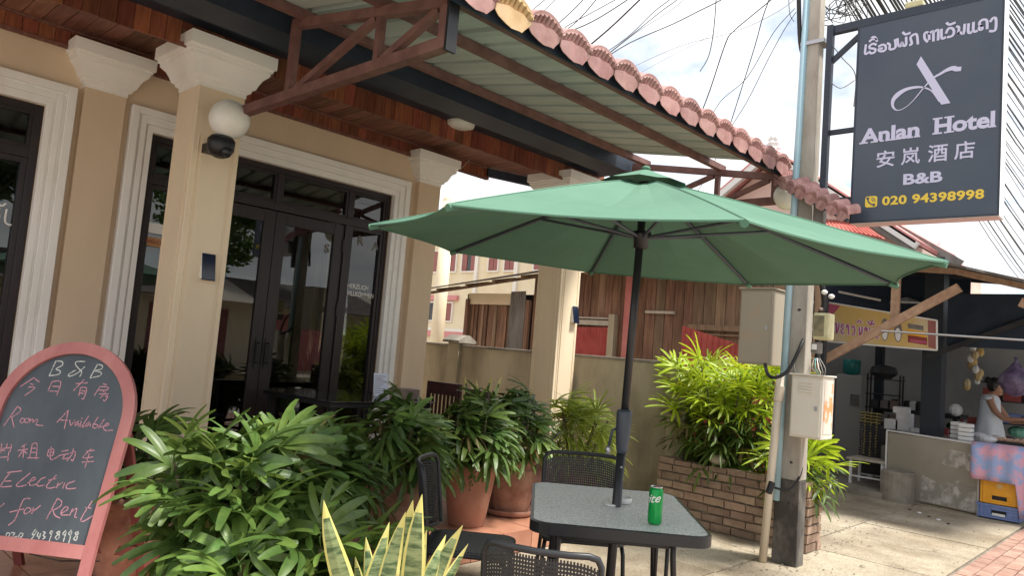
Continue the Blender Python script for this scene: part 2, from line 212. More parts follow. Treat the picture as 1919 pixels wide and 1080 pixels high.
# ------------------------------------------------------------------ mesh helpers
class MB:
    def __init__(s): s.v = []; s.f = []; s.m = []; s.k = 0
    def face(s, idx): s.f.append(tuple(idx)); s.m.append(s.k)
    def box(s, x0, x1, y0, y1, z0, z1):
        b = len(s.v); s.v += [(x, y, z) for z in (z0, z1) for y in (y0, y1) for x in (x0, x1)]
        for q in ((0, 2, 3, 1), (4, 5, 7, 6), (0, 1, 5, 4), (2, 6, 7, 3), (0, 4, 6, 2), (1, 3, 7, 5)): s.face([b+i for i in q])
        return s
    def beam(s, a, b, w, h, up=(0, 0, 1)):
        a = Vector(a); b = Vector(b); d = (b-a).normalized(); u = Vector(up)
        if abs(d.dot(u)) > .98: u = Vector((1, 0, 0))
        r = d.cross(u).normalized(); u = r.cross(d).normalized(); k = len(s.v)
        for p in (a, b):
            for sx, sz in ((-1, -1), (1, -1), (1, 1), (-1, 1)): s.v.append(tuple(p + r*(w/2*sx) + u*(h/2*sz)))
        for q in ((0, 3, 2, 1), (4, 5, 6, 7), (0, 1, 5, 4), (1, 2, 6, 5), (2, 3, 7, 6), (3, 0, 4, 7)): s.face([k+i for i in q])
        return s
    def tube(s, pts, r, n=8, caps=True, closed=False):
        pts = [Vector(p) for p in pts]; rs = r if isinstance(r, (list, tuple)) else [r]*len(pts); k = len(s.v); m = len(pts); prev = None
        for i, p in enumerate(pts):
            if closed: d = pts[(i+1) % m]-pts[i-1]
            else: d = (pts[min(i+1, m-1)]-pts[max(i-1, 0)])
            d = d.normalized() if d.length > 1e-9 else Vector((0, 0, 1))
            if prev is None:
                a = Vector((0, 0, 1)) if abs(d.z) < .9 else Vector((1, 0, 0)); x = d.cross(a).normalized()
            else:
                x = prev - d*prev.dot(d); x = x.normalized() if x.length > 1e-6 else d.cross(Vector((0, 1, 0))).normalized()
            prev = x; y = d.cross(x)
            for j in range(n):
                t = 2*math.pi*j/n; s.v.append(tuple(p + (x*math.cos(t)+y*math.sin(t))*rs[i]))
        for i in range(m if closed else m-1):
            a = k+i*n; b = k+((i+1) % m)*n
            for j in range(n): s.face((a+j, a+(j+1) % n, b+(j+1) % n, b+j))
        if caps and not closed:
            s.face([k+j for j in range(n)][::-1]); s.face([k+(m-1)*n+j for j in range(n)])
        return s
    def lathe(s, prof, c=(0, 0, 0), n=24, ax=None):
        k = len(s.v); m = len(prof)
        for r, z in prof:
            for j in range(n):
                t = 2*math.pi*j/n; s.v.append((c[0]+r*math.cos(t), c[1]+r*math.sin(t), c[2]+z))
        for i in range(m-1):
            for j in range(n): s.face((k+i*n+j, k+i*n+(j+1) % n, k+(i+1)*n+(j+1) % n, k+(i+1)*n+j))
        s.face([k+j for j in range(n)][::-1]); s.face([k+(m-1)*n+j for j in range(n)]); return s
    def prism(s, poly, o, ax, ay, t):
        """poly (u,v) extruded by vector t from plane point o with axes ax, ay"""
        o = Vector(o); ax = Vector(ax); ay = Vector(ay); t = Vector(t); k = len(s.v); n = len(poly)
        for d in (Vector((0, 0, 0)), t):
            for u, v in poly: s.v.append(tuple(o+ax*u+ay*v+d))
        s.face([k+i for i in range(n)][::-1]); s.face([k+n+i for i in range(n)])
        for i in range(n): s.face((k+i, k+(i+1) % n, k+n+(i+1) % n, k+n+i))
        return s
    def quad(s, *p):
        k = len(s.v); s.v += [tuple(q) for q in p]; s.face(range(k, k+len(p))); return s
    def sphere(s, c, r, n=16, m=10, sc=(1, 1, 1)):
        prof = []; k = len(s.v)
        for i in range(m+1):
            a = -math.pi/2+math.pi*i/m
            for j in range(n):
                t = 2*math.pi*j/n; s.v.append((c[0]+r*sc[0]*math.cos(a)*math.cos(t), c[1]+r*sc[1]*math.cos(a)*math.sin(t), c[2]+r*sc[2]*math.sin(a)))
        for i in range(m):
            for j in range(n): s.face((k+i*n+j, k+i*n+(j+1) % n, k+(i+1)*n+(j+1) % n, k+(i+1)*n+j))
        return s
    def mesh(s, name, mats, smooth=False):
        me = bpy.data.meshes.new(name); me.from_pydata(s.v, [], s.f)
        for m in (mats if isinstance(mats, (list, tuple)) else [mats]): me.materials.append(M[m])
        if any(s.m): me.polygons.foreach_set('material_index', s.m)
        if smooth: me.polygons.foreach_set('use_smooth', [True]*len(me.polygons))
        me.validate(); me.update(); return me
WM = {}   # world matrices of what has been linked
def link(name, me, parent=None, loc=None, rot=None, scale=None, label=None):
    o = bpy.data.objects.new(name, me); COL.objects.link(o)
    if loc is not None: o.location = loc
    if rot is not None: o.rotation_euler = rot
    if scale is not None: o.scale = scale if isinstance(scale, (tuple, list)) else (scale,)*3
    if parent: o.parent = parent
    if label: o['label'] = label
    return o
def put(name, mb, mats, parent=None, smooth=False, label=None, bevel=0, local=False):
    """mesh drawn in world coordinates (or the parent's own when local); origin at the parent or at its own foot"""
    if local: base = Vector((0, 0, 0))
    elif parent: base = Vector(WM.get(parent.name, (0, 0, 0)))
    else:
        xs = [v[0] for v in mb.v]; ys = [v[1] for v in mb.v]; zs = [v[2] for v in mb.v]
        base = Vector(((min(xs)+max(xs))/2, (min(ys)+max(ys))/2, min(zs)))
    mb.v = [(v[0]-base.x, v[1]-base.y, v[2]-base.z) for v in mb.v]
    me = mb.mesh(name, mats, smooth); o = link(name, me, parent, label=label)
    if not parent and not local: o.location = base; WM[o.name] = tuple(base)
    elif parent: WM[o.name] = WM.get(parent.name, (0, 0, 0))
    if bevel:
        b = o.modifiers.new('bevel', 'BEVEL'); b.width = bevel; b.segments = 2; b.limit_method = 'ANGLE'
    return o
def thing(name, label, cat, loc=(0, 0, 0), group=None, rz=0):
    o = bpy.data.objects.new(name, None); COL.objects.link(o); o.location = loc; o.rotation_euler = (0, 0, rz); o.empty_display_size = .1
    tag(o, label, cat, group); WM[o.name] = tuple(loc); return o
def tag(o, label, cat, group=None):
    o['label'] = label; o['category'] = cat
    if group: o['group'] = group
    return o
def struct(name, mb, mats, **k):
    o = put(name, mb, mats, **k)
    if o.parent is None: o['kind'] = 'structure'
    return o
def copy_tree(o, parent=None):
    c = o.copy(); COL.objects.link(c)
    if parent: c.parent = parent; c.matrix_parent_inverse = o.matrix_parent_inverse
    for ch in list(KIDS.get(o.name, [])) or [x for x in bpy.data.objects if x.parent == o]: copy_tree(ch, c)
    return c
KIDS = {}
def text_mesh(body, name, w=None, h=None, offset=0, extrude=.002, size=1, space=1., align='LEFT', shear=0):
    cu = bpy.data.curves.new('tmp', 'FONT'); cu.body = body; cu.size = size; cu.offset = offset; cu.extrude = extrude; cu.space_character = space; cu.shear = shear
    cu.resolution_u = 4
    o = bpy.data.objects.new('tmp', cu); COL.objects.link(o); dg = bpy.context.evaluated_depsgraph_get(); me = bpy.data.meshes.new_from_object(o.evaluated_get(dg))
    bpy.data.objects.remove(o); bpy.data.curves.remove(cu)
    xs = [v.co.x for v in me.vertices]; ys = [v.co.y for v in me.vertices]
    if xs:
        x0, x1, y0, y1 = min(xs), max(xs), min(ys), max(ys)
        sx = (w/(x1-x0)) if w else 1; sy = (h/(y1-y0)) if h else (sx if w else 1)
        if h and not w: sx = sy
        for v in me.vertices: v.co.x = (v.co.x-x0)*sx; v.co.y = (v.co.y-y0)*sy
    me.name = name; return me
def axes_matrix(o, ax, ay, az):
    return Matrix(((ax[0], ay[0], az[0], o[0]), (ax[1], ay[1], az[1], o[1]), (ax[2], ay[2], az[2], o[2]), (0, 0, 0, 1)))
def ribbon(mb, pts, w, o, ax, ay, nz, t=.0015):
    """flat stroke of width w (or a list of widths) through (u,v) points on a plane"""
    pts = [Vector(p) for p in pts]; n = len(pts); ws = w if isinstance(w, list) else [w]*n; k = len(mb.v); o = Vector(o); ax = Vector(ax); ay = Vector(ay); nz = Vector(nz)
    for i, p in enumerate(pts):
        d = (pts[min(i+1, n-1)]-pts[max(i-1, 0)]); d = d.normalized() if d.length else Vector((1, 0)); q = Vector((-d.y, d.x))*ws[i]/2
        e = d*ws[i]*.3*(-1 if i == 0 else 1 if i == n-1 else 0)
        for s_ in (1, -1):
            a = p+q*s_+e; mb.v.append(tuple(o+ax*a.x+ay*a.y+nz*t))
    for i in range(n-1): mb.face((k+2*i, k+2*i+1, k+2*i+3, k+2*i+2))
def smooth_path(pts, n=4):
    out = []; P = [Vector(p) for p in pts]
    for i in range(len(P)-1):
        p0 = P[max(i-1, 0)]; p1 = P[i]; p2 = P[i+1]; p3 = P[min(i+2, len(P)-1)]
        for k in range(n):
            t = k/n; out.append(.5*((2*p1)+(p2-p0)*t+(2*p0-5*p1+4*p2-p3)*t*t+(3*p1-p0-3*p2+p3)*t**3))
    out.append(P[-1]); return out
# ------------------------------------------------------------------ ground
g = MB().box(-60, 90, -60, 90, -.30, -.16); struct('ground', g, 'earth')
g = MB().box(-50, 70, -9, .05, -.16, -.10); struct('road', g, 'pale_road')
g = MB().box(-50, 70, .05, .17, -.16, .0); struct('kerb', g, 'concrete')
g = MB().box(-50, 70, -11.6, -9, -.16, .0); struct('far_pavement', g, 'concrete')
sw = struct('sidewalk', MB().box(-12, 60, .17, 14, -.16, -.022), 'mortar')
cx = [-6, -4, -2, -.3, 1.5, 3.2, 4.9, 6.35, 7.95, 9.62, 12, 15, 19]
cy = [1.43, 2.49, 3.54]
for i in range(len(cx)-1):
    for j in range(len(cy)-1):
        z = rnd.uniform(-.005, .003); e = .006 + rnd.random()*.003
        put('concrete_slab', MB().box(cx[i]+e, cx[i+1]-e, cy[j]+e, cy[j+1]-e, -.02, z), 'concrete', sw, bevel=.004)
for a, b in ((4.9, 6.35), (6.35, 9.6)):
    put('concrete_slab', MB().box(a+.006, b-.006, 3.546, 9, -.02, -.004), 'concrete', sw)
# red paver strip beside the road
n = 0
for i in range(44):
    for j in range(6):
        x = 5.2+i*.205+(j % 2)*.1; y = 1.405-(j+1)*.105
        put('paver', MB().box(x+.004, x+.201, y+.004, y+.101, -.02, -.001+rnd.uniform(-.003, .003)), 'paver', sw)
m_ = MB()
for i in range(70):
    for j in range(12):
        x = (5.2+(i-55)*.205 if j < 6 else -3+i*.205)+(j % 2)*.1; y = 1.405-(j+1)*.105
        if j < 6 and x > 5.15: continue
        m_.box(x+.004, x+.201, y+.004, y+.101, -.02, -.001)
o = put('paver_field', m_, 'paver', sw); o['kind'] = 'stuff'

# terrace
ter = struct('terrace', MB().box(-1.2, 4.74, 3.555, 5.9, -.02, .135), 'grout')
tm = MB().box(.003, .297, .003, .297, 0, .015).mesh('floor_tile', 'floortile')
for i in range(20):
    for j in range(8):
        o = link('floor_tile', tm, ter); base = Vector(WM[ter.name]); o.location = Vector((-1.25+i*.3-.0, 3.54+j*.295, .135+rnd.uniform(-.0006, .0006)))-base
rm = MB().box(.003, .297, -.014, 0, 0, .146).mesh('riser_tile', 'floortile')
for i in range(20):
    o = link('riser_tile', rm, ter); o.location = Vector((-1.25+i*.3, 3.555, .002))-Vector(WM[ter.name])

# ------------------------------------------------------------------ the hotel
HOT = thing('hotel_building', 'beige single storey hotel front with white window surrounds, square columns and dark timber eaves', 'building', (2, 5.9, 0))
YW = 5.9
w = MB()
def wall_with_holes(mb, x0, x1, z0, z1, holes, y0, y1):
    xs = sorted({x0, x1, *[h[0] for h in holes], *[h[1] for h in holes]})
    for a, b in zip(xs, xs[1:]):
        hs = [h for h in holes if h[0] <= a and h[1] >= b]
        zz = z0
        for h in sorted(hs, key=lambda q: q[2]):
            if h[2] > zz: mb.box(a, b, y0, y1, zz, h[2])
            zz = h[3]
        if zz < z1: mb.box(a, b, y0, y1, zz, z1)
W1 = (-.75, 1.36, .15, 2.84); W2 = (2.07, 4.39, .15, 2.84)
wall_with_holes(w, -1.6, 4.95, -.1, 3.5, [W1, W2], YW, YW+.2)
w.box(-1.6, -1.4, YW+.2, 11, -.1, 3.5); w.box(-1.6, 4.95, 11, 11.2, -.1, 3.5)
w.box(4.75, 4.95, YW+.2, 6.9, -.1, 3.5); w.box(4.75, 4.95, 7.75, 11, -.1, 3.5); w.box(4.75, 4.95, 6.9, 7.75, -.1, 1.0); w.box(4.75, 4.95, 6.9, 7.75, 2.45, 3.5)
put('wall', w, 'wall', HOT)
put('window', MB().box(4.83, 4.87, 6.9, 6.95, 1.0, 2.45).box(4.83, 4.87, 7.30, 7.36, 1.0, 2.45).box(4.83, 4.87, 7.7, 7.75, 1.0, 2.45).box(4.83, 4.87, 6.95, 7.7, 1.68, 1.74), 'darkwood', HOT)
w = MB().box(-1.4, 4.75, YW+.2, 11, .10, .148); put('floor', w, 'int_floor', HOT)
w = MB().box(-1.4, 4.75, YW+.2, 11, 3.3, 3.34); put('ceiling', w, 'int_wall', HOT)
w = MB().box(-1.4, 4.75, 10.9, 11, .15, 3.3).box(-1.4, -1.36, 6.1, 10.9, .15, 3.3); put('inner_wall', w, 'int_wall', HOT)
# stepped white surrounds
def surround(X0, X1, z1, name='window_surround'):
    k = .17; mb = MB()
    for a, b, d in ((0, .055, .075), (.055, .075, .05), (.075, .115, .062), (.115, .13, .04), (.13, k, .05)):
        # outer band at offset a..b from the outside edge
        mb.box(X0-k+a, X0-k+b, YW-d, YW, .15, z1+k-a); mb.box(X1+k-b, X1+k-a, YW-d, YW, .15, z1+k-a)
        mb.box(X0-k+b, X1+k-b, YW-d+.0005, YW, z1+k-b, z1+k-a)
    return put(name, mb, 'trim', HOT, bevel=.004)
surround(W1[0], W1[1], W1[3]); surround(W2[0], W2[1], W2[3])
# pilasters + capitals
CAPP = [(.004, 0), (.004, .03), (.028, .045), (.028, .06), (.05, .075), (.062, .11), (.082, .15), (.112, .18), (.118, .19), (.118, .21), (.132, .215), (.132, .235), (.15, .24), (.15, .33)]
def capital(cx_, cy_, hx, hy, z0, parent, s=.9, back=True):
    mb = MB(); pr = [(a*s, b*s) for a, b in CAPP]
    for a, b in pr:
        for sx, sy in ((-1, -1), (1, -1), (1, 1), (-1, 1)): mb.v.append((cx_+sx*(hx+a), cy_+sy*(hy+a) if (sy < 0 or back) else cy_+hy, z0+b))
    for i in range(len(pr)-1):
        for j in range(4): mb.face((i*4+j, i*4+(j+1) % 4, i*4+4+(j+1) % 4, i*4+4+j))
    mb.face((3, 2, 1, 0)); n_ = 4*(len(pr)-1); mb.face((n_, n_+1, n_+2, n_+3)); return put('capital', mb, 'trim', parent)
for a, b in ((1.575, 1.855), (4.67, 4.953)):
    p = put('pilaster', MB().box(a, b, YW-.06, YW+(.205 if b > 4 else -.0), .15, 3.06), 'wall', HOT, bevel=.004)
    capital((a+b)/2, YW-.03 if b < 4 else YW+.07, (b-a)/2, .03 if b < 4 else .13, 3.04, p)
# free standing porch columns
def column(cx_):
    hw = .165; cy_ = 5.135; mb = MB().box(cx_-hw, cx_+hw, cy_-hw, cy_+hw, .0, 3.05)
    c = put('column', mb, 'column', HOT, bevel=.006)
    # raised panels with a groove on the faces
    q = MB()
    for s_ in (-1, 1):
        q.box(cx_-hw+.035, cx_-hw+.043, cy_-hw-.006, cy_-hw+.001, .4, 2.70) if s_ < 0 else q.box(cx_+hw-.043, cx_+hw-.035, cy_-hw-.006, cy_-hw+.001, .4, 2.70)
        q.box(cx_-hw-.006, cx_-hw+.001, cy_+s_*(hw-.04)-.004, cy_+s_*(hw-.04)+.004, .4, 2.70)
    q.box(cx_-hw+.06, cx_+hw-.06, cy_-hw-.009, cy_-hw+.001, .38, 2.68)
    put('column_panel', q, 'column', c, bevel=.003)
    capital(cx_, cy_, hw, hw, 3.03, c, s=.94)
column(2.18); column(6.14)
put('plinth', MB().box(5.85, 6.42, 4.85, 5.42, -.02, .18), 'concrete2', HOT, bevel=.01)
# glazing : frames and panes
def frame_rect(mb, x0, x1, z0, z1, t, y0, y1):
    mb.box(x0, x0+t, y0, y1, z0, z1); mb.box(x1-t, x1, y0, y1, z0, z1); mb.box(x0+t, x1-t, y0, y1, z0, z0+t); mb.box(x0+t, x1-t, y0, y1, z1-t, z1)
def glazed(name, x0, x1, z0, z1, t=.05, y=5.95, d=.03, parent=None):
    mb = MB(); frame_rect(mb, x0, x1, z0, z1, t, y-d, y+d); f = put(name, mb, 'darkwood', parent or HOT, bevel=.003)
    put('pane', MB().box(x0+t-.004, x1-t+.004, y-.003, y+.003, z0+t-.004, z1-t+.004), 'glass', f); return f
mb = MB(); frame_rect(mb, W2[0], W2[1], .15, W2[3], .05, 5.91, 6.0)
for x in (2.43, 3.19, 3.93): mb.box(x-.025, x+.025, 5.912, 5.998, 2.53, 2.79)
for x in (2.43, 3.93): mb.box(x-.03, x+.03, 5.912, 5.998, .2, 2.46)
mb.box(2.12, 4.34, 5.913, 5.997, 2.46, 2.53); put('door_frame', mb, 'darkwood', HOT, bevel=.003)
for a, b in ((2.12, 2.405), (2.455, 3.165), (3.215, 3.905), (3.955, 4.34)): glazed('transom_window', a, b, 2.53, 2.79, .022)
glazed('side_window', 2.12, 2.40, .2, 2.46, .03); glazed('side_window', 3.96, 4.34, .2, 2.46, .03)
for a, b, hx in ((2.46, 3.193, 3.15), (3.197, 3.90, 3.24)):
    mb = MB(); frame_rect(mb, a, b, .17, 2.455, .105, 5.93, 5.975); mb.box(a+.105, b-.105, 5.931, 5.974, .275, .55)
    dr = put('door', mb, 'darkwood', HOT, bevel=.004)
    put('pane', MB().box(a+.1, b-.1, 5.949, 5.955, .54, 2.36), 'glass', dr)
    put('handle', MB().tube([(hx, 5.93, 1.13), (hx, 5.88, 1.13), (hx, 5.88, 1.30), (hx, 5.93, 1.30)], .009).box(hx-.02, hx+.02, 5.922, 5.93, 1.08, 1.35), 'black', dr)
    if a > 3: put('hinge', MB().box(b-.012, b+.008, 5.915, 5.931, .7, .82).box(b-.012, b+.008, 5.915, 5.931, 1.6, 1.72).box(b-.012, b+.008, 5.915, 5.931, 2.2, 2.32), 'black', dr)
mb = MB(); frame_rect(mb, W1[0], W1[1], .15, W1[3], .055, 5.91, 6.0); mb.box(W1[0]+.05, W1[1]-.05, 5.912, 5.998, 2.46, 2.53)
for x in (.02, .62): mb.box(x-.025, x+.025, 5.913, 5.997, .2, 2.79)
put('window_frame', mb, 'darkwood', HOT, bevel=.003)
for a, b in ((-.7, 0), (.04, .6), (.64, 1.31)): glazed('transom_window', a, b, 2.53, 2.79, .025); glazed('side_window', a, b, .2, 2.46, .04)
# eaves: inner board band, soffit planks, outer fascia boards
bm_ = MB().box(0, .094, -.012, 0, 0, .135).mesh('board', 'board'); X = -.9
while X < 5.60:
    o = link('board', bm_, HOT); o.location = Vector((X, YW-.02+rnd.uniform(-.001, .001), 3.285+rnd.uniform(-.002, .002)))-Vector((2, 5.9, 0)); X += .098
put('cornice_strip', MB().box(-.9, 5.62, YW-.045, YW-.033, 3.272, 3.30).box(-.9, 5.62, YW-.05, YW-.033, 3.40, 3.418).box(4.96, 5.62, YW-.02, YW+.02, 3.29, 3.415), 'soffit', HOT)
sm = MB().box(.003, .117, 4.93, 5.99, 0, .014).mesh('soffit_plank', 'soffit')
X = -.9; i = 0
while X < 6.5:
    yb = 5.99 if X < 5.5 else 5.99-(X-5.5)*.28
    if X < 5.5: o = link('soffit_plank', sm, HOT); o.location = Vector((X, 0, 3.42+rnd.uniform(0, .003)))-Vector((2, 5.9, 0))
    else: put('soffit_plank', MB().box(X+.003, X+.117, 4.93, yb, 3.421, 3.435), 'soffit', HOT)
    X += .12; i += 1
fm = MB().box(.0, .094, 0, .014, 0, .42).mesh('board', 'board')
X = -.9
while X < 6.5:
    o = link('board', fm, HOT); o.location = Vector((X, 4.93+rnd.uniform(-.002, .002), (3.345 if min(abs(X+.047-2.18), abs(X+.047-6.14)) < .36 else 3.235)+rnd.uniform(-.004, .004)))-Vector((2, 5.9, 0)); X += .098
put('fascia_strip', MB().box(-.9, 6.5, 4.946, 4.962, 3.24, 3.27), 'soffit', HOT)
put('gutter', MB().box(-.9, 6.3, 4.16, 4.40, 3.245, 3.26).box(-.9, 6.3, 4.14, 4.16, 3.245, 3.385).box(-.9, 6.3, 4.40, 4.42, 3.245, 3.42).box(-.9, -.88, 4.16, 4.4, 3.26, 3.38).box(6.28, 6.3, 4.16, 4.4, 3.26, 3.38), 'gutter', HOT)
put('eave_board', MB().box(-.9, 6.45, 4.42, 4.93, 3.40, 3.425), 'gutter', HOT)
put('end_beam', MB().beam((5.62, 5.86, 3.36), (6.5, 5.62, 3.36), .05, .09), 'gutter', HOT)
rf = MB(); rf.quad((-1.8, 4.3, 3.45), (6.4, 4.3, 3.45), (6.3, 5.5, 3.47), (5.3, 5.9, 3.47), (4.2, 8.4, 5.5), (-1.8, 8.4, 5.5)).quad((5.3, 5.9, 3.47), (5.3, 12, 3.47), (4.2, 8.4, 5.5)).quad((-1.8, 12, 3.47), (-1.8, 8.4, 5.5), (4.2, 8.4, 5.5), (5.3, 12, 3.47))
put('roof', rf, 'redtile', HOT)

# interior things seen through the glass
def simple_chair(loc, rz, m, label, group=None, h=.86):
    t = thing('chair', label, 'chair', loc, group, rz)
    put('seat', MB().box(-.21, .21, -.21, .21, .43, .455), m, t, local=True, bevel=.01)
    b = MB().box(-.2, -.165, -.21, -.185, .455, h).box(.165, .2, -.21, -.185, .455, h).box(-.165, .165, -.212, -.183, h-.11, h).box(-.165, .165, -.21, -.187, .54, .575)
    put('backrest', b, m, t, local=True, bevel=.004)
    for i in range(7): put('slat', MB().box(-.145+i*.045-.008, -.145+i*.045+.012, -.205, -.192, .575, h-.11), m, t, local=True)
    for sx in (-1, 1):
        for sy in (-1, 1): put('leg', MB().beam((sx*.185, sy*.185-.0, .43), (sx*.195, sy*.2, 0), .035, .035), m, t, local=True)
    put('stretcher', MB().box(-.17, .17, .18, .2, .2, .225).box(-.2, -.18, -.17, .17, .24, .265).box(.18, .2, -.17, .17, .24, .265), m, t, local=True)
    return t
simple_chair((3.05, 6.75, .15), rad(200), 'int_blue', 'pale blue slatted chair seen dimly through the right door leaf')
t = thing('dining_table', 'dark dining table inside the room behind the double door', 'table', (3.3, 7.6, .15))
put('table_top', MB().box(2.7, 3.9, 7.2, 8.0, .85, .89), 'darkwood', t, bevel=.01)
for a in (2.76, 3.84):
    for b in (7.26, 7.94): put('leg', MB().box(a-.03, a+.03, b-.03, b+.03, .15, .85), 'darkwood', t)
t = thing('display_cabinet', 'tall pale cabinet against the back wall inside the lobby', 'cabinet', (1.9, 10.6, .15))
put('body', MB().box(1.3, 2.5, 10.4, 10.88, .15, 1.5), 'darkwood', t); put('shelf', MB().box(1.35, 2.45, 10.38, 10.4, .5, .53).box(1.35, 2.45, 10.38, 10.4, .95, .98), 'trim', t)
o = put('wire_basket', MB().box(1.75, 2.0, 6.5, 6.9, .7, 1.12), 'galv', None); tag(o, 'white wire mesh storage basket inside the narrow pane left of the column', 'basket')
bsk = MB()
for i in range(8): bsk.box(1.745, 2.005, 6.488, 6.494, .7+i*.055, .706+i*.055)
for i in range(6): bsk.box(1.75+i*.05, 1.756+i*.05, 6.486, 6.492, .7, 1.12)
put('mesh_wire', bsk, 'whitepaint', o)
o = put('side_table', MB().box(1.6, 2.1, 6.4, 7.0, .64, .69).box(1.62, 1.66, 6.42, 6.46, .15, .64).box(2.04, 2.08, 6.42, 6.46, .15, .64).box(1.62, 1.66, 6.94, 6.98, .15, .64).box(2.04, 2.08, 6.94, 6.98, .15, .64), 'darkwood'); tag(o, 'dark side table under the wire basket behind the narrow pane', 'table')
for p in ((2.6, 7.4, 2.9), (3.5, 8.0, 2.9), (1.0, 8.0, 2.9)):
    o = put('pendant_lamp', MB().lathe([(.015, .4), (.015, .12), (.05, .1), (.19, .0), (.18, -.01)], p, 20), 'black'); tag(o, ['dark pendant lampshade hanging behind the transom above the left door leaf', 'dark pendant lampshade hanging above the right door leaf inside', 'dark pendant lampshade hanging inside behind the left window'][int(p[0] > 3) if p[0] > 1.5 else 2], 'lamp', 'pendant lamps inside the lobby')
o = put('wall_air_conditioner', MB().box(2.9, 3.7, 10.6, 10.88, 2.5, 2.8), 'whitepaint', bevel=.03); tag(o, 'white wall air conditioner high on the back wall inside the lobby', 'air conditioner')
# stickers and lettering on the glass
FONT_AX = ((1, 0, 0), (0, 0, 1), (0, -1, 0))
def on_front(me, x, z, y, mat_, name, parent=None, label=None):
    me.materials.clear(); me.materials.append(M[mat_]); o = bpy.data.objects.new(name, me); COL.objects.link(o)
    b = Vector(WM[parent.name]) if parent else Vector((0, 0, 0)); o.matrix_world = axes_matrix(Vector((x, y, z))-b, *FONT_AX)
    if parent: o.parent = parent; o.matrix_parent_inverse = Matrix(); o.matrix_basis = axes_matrix(Vector((x, y, z))-b, *FONT_AX)
    if label: o['label'] = label
    return o
p = onY(268, 486, 5.93)
s_ = put('welcome_sign', MB().box(2.02+.10, 2.36, 5.922, 5.932, 1.985, 2.055), 'brownsticker', None); tag(s_, 'small orange brown WELCOME plate on the narrow pane left of the column', 'sign')
on_front(text_mesh('WELCOME', 'lettering', w=.19, h=.028, offset=.01), 2.135, 2.006, 5.920, 'stallred', 'lettering', s_)
pill = [(.04*math.cos(a)+.04, .04*math.sin(a)+.04) for a in [rad(90+i*15) for i in range(13)]]+[(.28+.04*math.cos(a), .04+.04*math.sin(a)) for a in [rad(-90+i*15) for i in range(13)]]
o = put('blank_plate', MB().prism(pill, (2.115, 5.932, 2.085), (1, 0, 0), (0, 0, 1), (0, -.008, 0)), 'whitepaint'); tag(o, 'white rounded blank plate hung on the narrow pane above the WELCOME plate', 'sign')
t = thing('german_lettering', 'white HERZLICH WILLKOMMEN lettering stuck on the pane right of the doors', 'lettering', (4.1, 5.93, 1.8))
on_front(text_mesh('HERZLICH', 'letter_row', w=.24, h=.045, offset=.012), 4.0, 1.875, 5.944, 'whitepaint', 'letter_row', t)
on_front(text_mesh('WILLKOMMEN', 'letter_row', w=.33, h=.045, offset=.012), 3.98, 1.805, 5.944, 'whitepaint', 'letter_row', t)
for k_, (x, z, ch) in enumerate(((4.07, 2.30, 'R'), (4.24, 2.27, 'A'), (3.72, 2.17, 'S'))):
    on_front(text_mesh(ch, 'letter', h=.085, offset=.02), x, z, 5.944, 'greysheet', 'letter', t)
mb = MB(); zl = 1.985; xl = 1.09
for pts in ([(0, .1), (0, .02), (.025, 0), (.05, .02), (.05, .1)], [(.10, .1), (.07, .09), (.07, .07), (.10, .06), (.10, .02), (.08, 0), (.07, .02)], [(.085, .13), (.11, .12), (.13, .14)], [(.14, .1), (.14, .02), (.17, 0), (.2, .02), (.2, .1)], [(-.1, .1), (-.1, .02), (-.06, 0), (-.04, .05), (-.03, 0), (-.01, .02)]):
    ribbon(mb, smooth_path(pts, 3), .013, (xl, 5.944, zl), (1, 0, 0), (0, 0, 1), (0, -1, 0))
for pts in ([(0, 0), (.05, .02), (.02, .05), (.06, .06)], [(-.05, -.01), (-.02, .03)], [(.02, .08), (.05, .10)]): ribbon(mb, pts, .012, (1.09, 5.944, 1.86), (1, 0, 0), (0, 0, 1), (0, -1, 0))
o = put('lao_lettering', mb, 'whitepaint'); tag(o, 'white Lao welcome lettering on the window at the left edge', 'lettering')

# ------------------------------------------------------------------ awning
AW = thing('awning', 'long street awning of pale corrugated sheet on rusty red steel trusses with red tile edging', 'awning', (3, 3.4, 3.1))
def truss(X):
    t = put('truss', MB().beam((X, 4.11, 3.305), (X, 2.64, 3.045), .05, .055), 'steel', AW)
    for nm, a, b, w_ in (('bottom_chord', (X, 4.97, 2.845), (X, 2.63, 2.845), .06), ('upright', (X, 4.09, 2.87), (X, 4.09, 3.28), .048), ('upright', (X, 3.2, 2.87), (X, 3.2, 3.12), .04), ('upright', (X, 2.66, 2.87), (X, 2.66, 3.03), .055),
                         ('diagonal', (X, 4.02, 2.87), (X, 3.24, 3.12), .04), ('diagonal', (X, 3.15, 2.87), (X, 2.72, 3.03), .04)):
        put(nm, MB().beam(a, b, w_, w_, up=(1, 0, 0)), 'steel', t)
truss(2.2); truss(5.92)
put('end_plate', MB().box(2.17, 2.235, 2.615, 2.632, 2.80, 3.06), 'black', AW)
for y, z, h in ((2.68, 3.095, .045), (3.18, 3.185, .05), (3.98, 3.325, .05)):
    put('purlin', MB().box(-.9, 5.98, y-.025, y+.025, z-h/2, z+h/2), 'steel', AW)
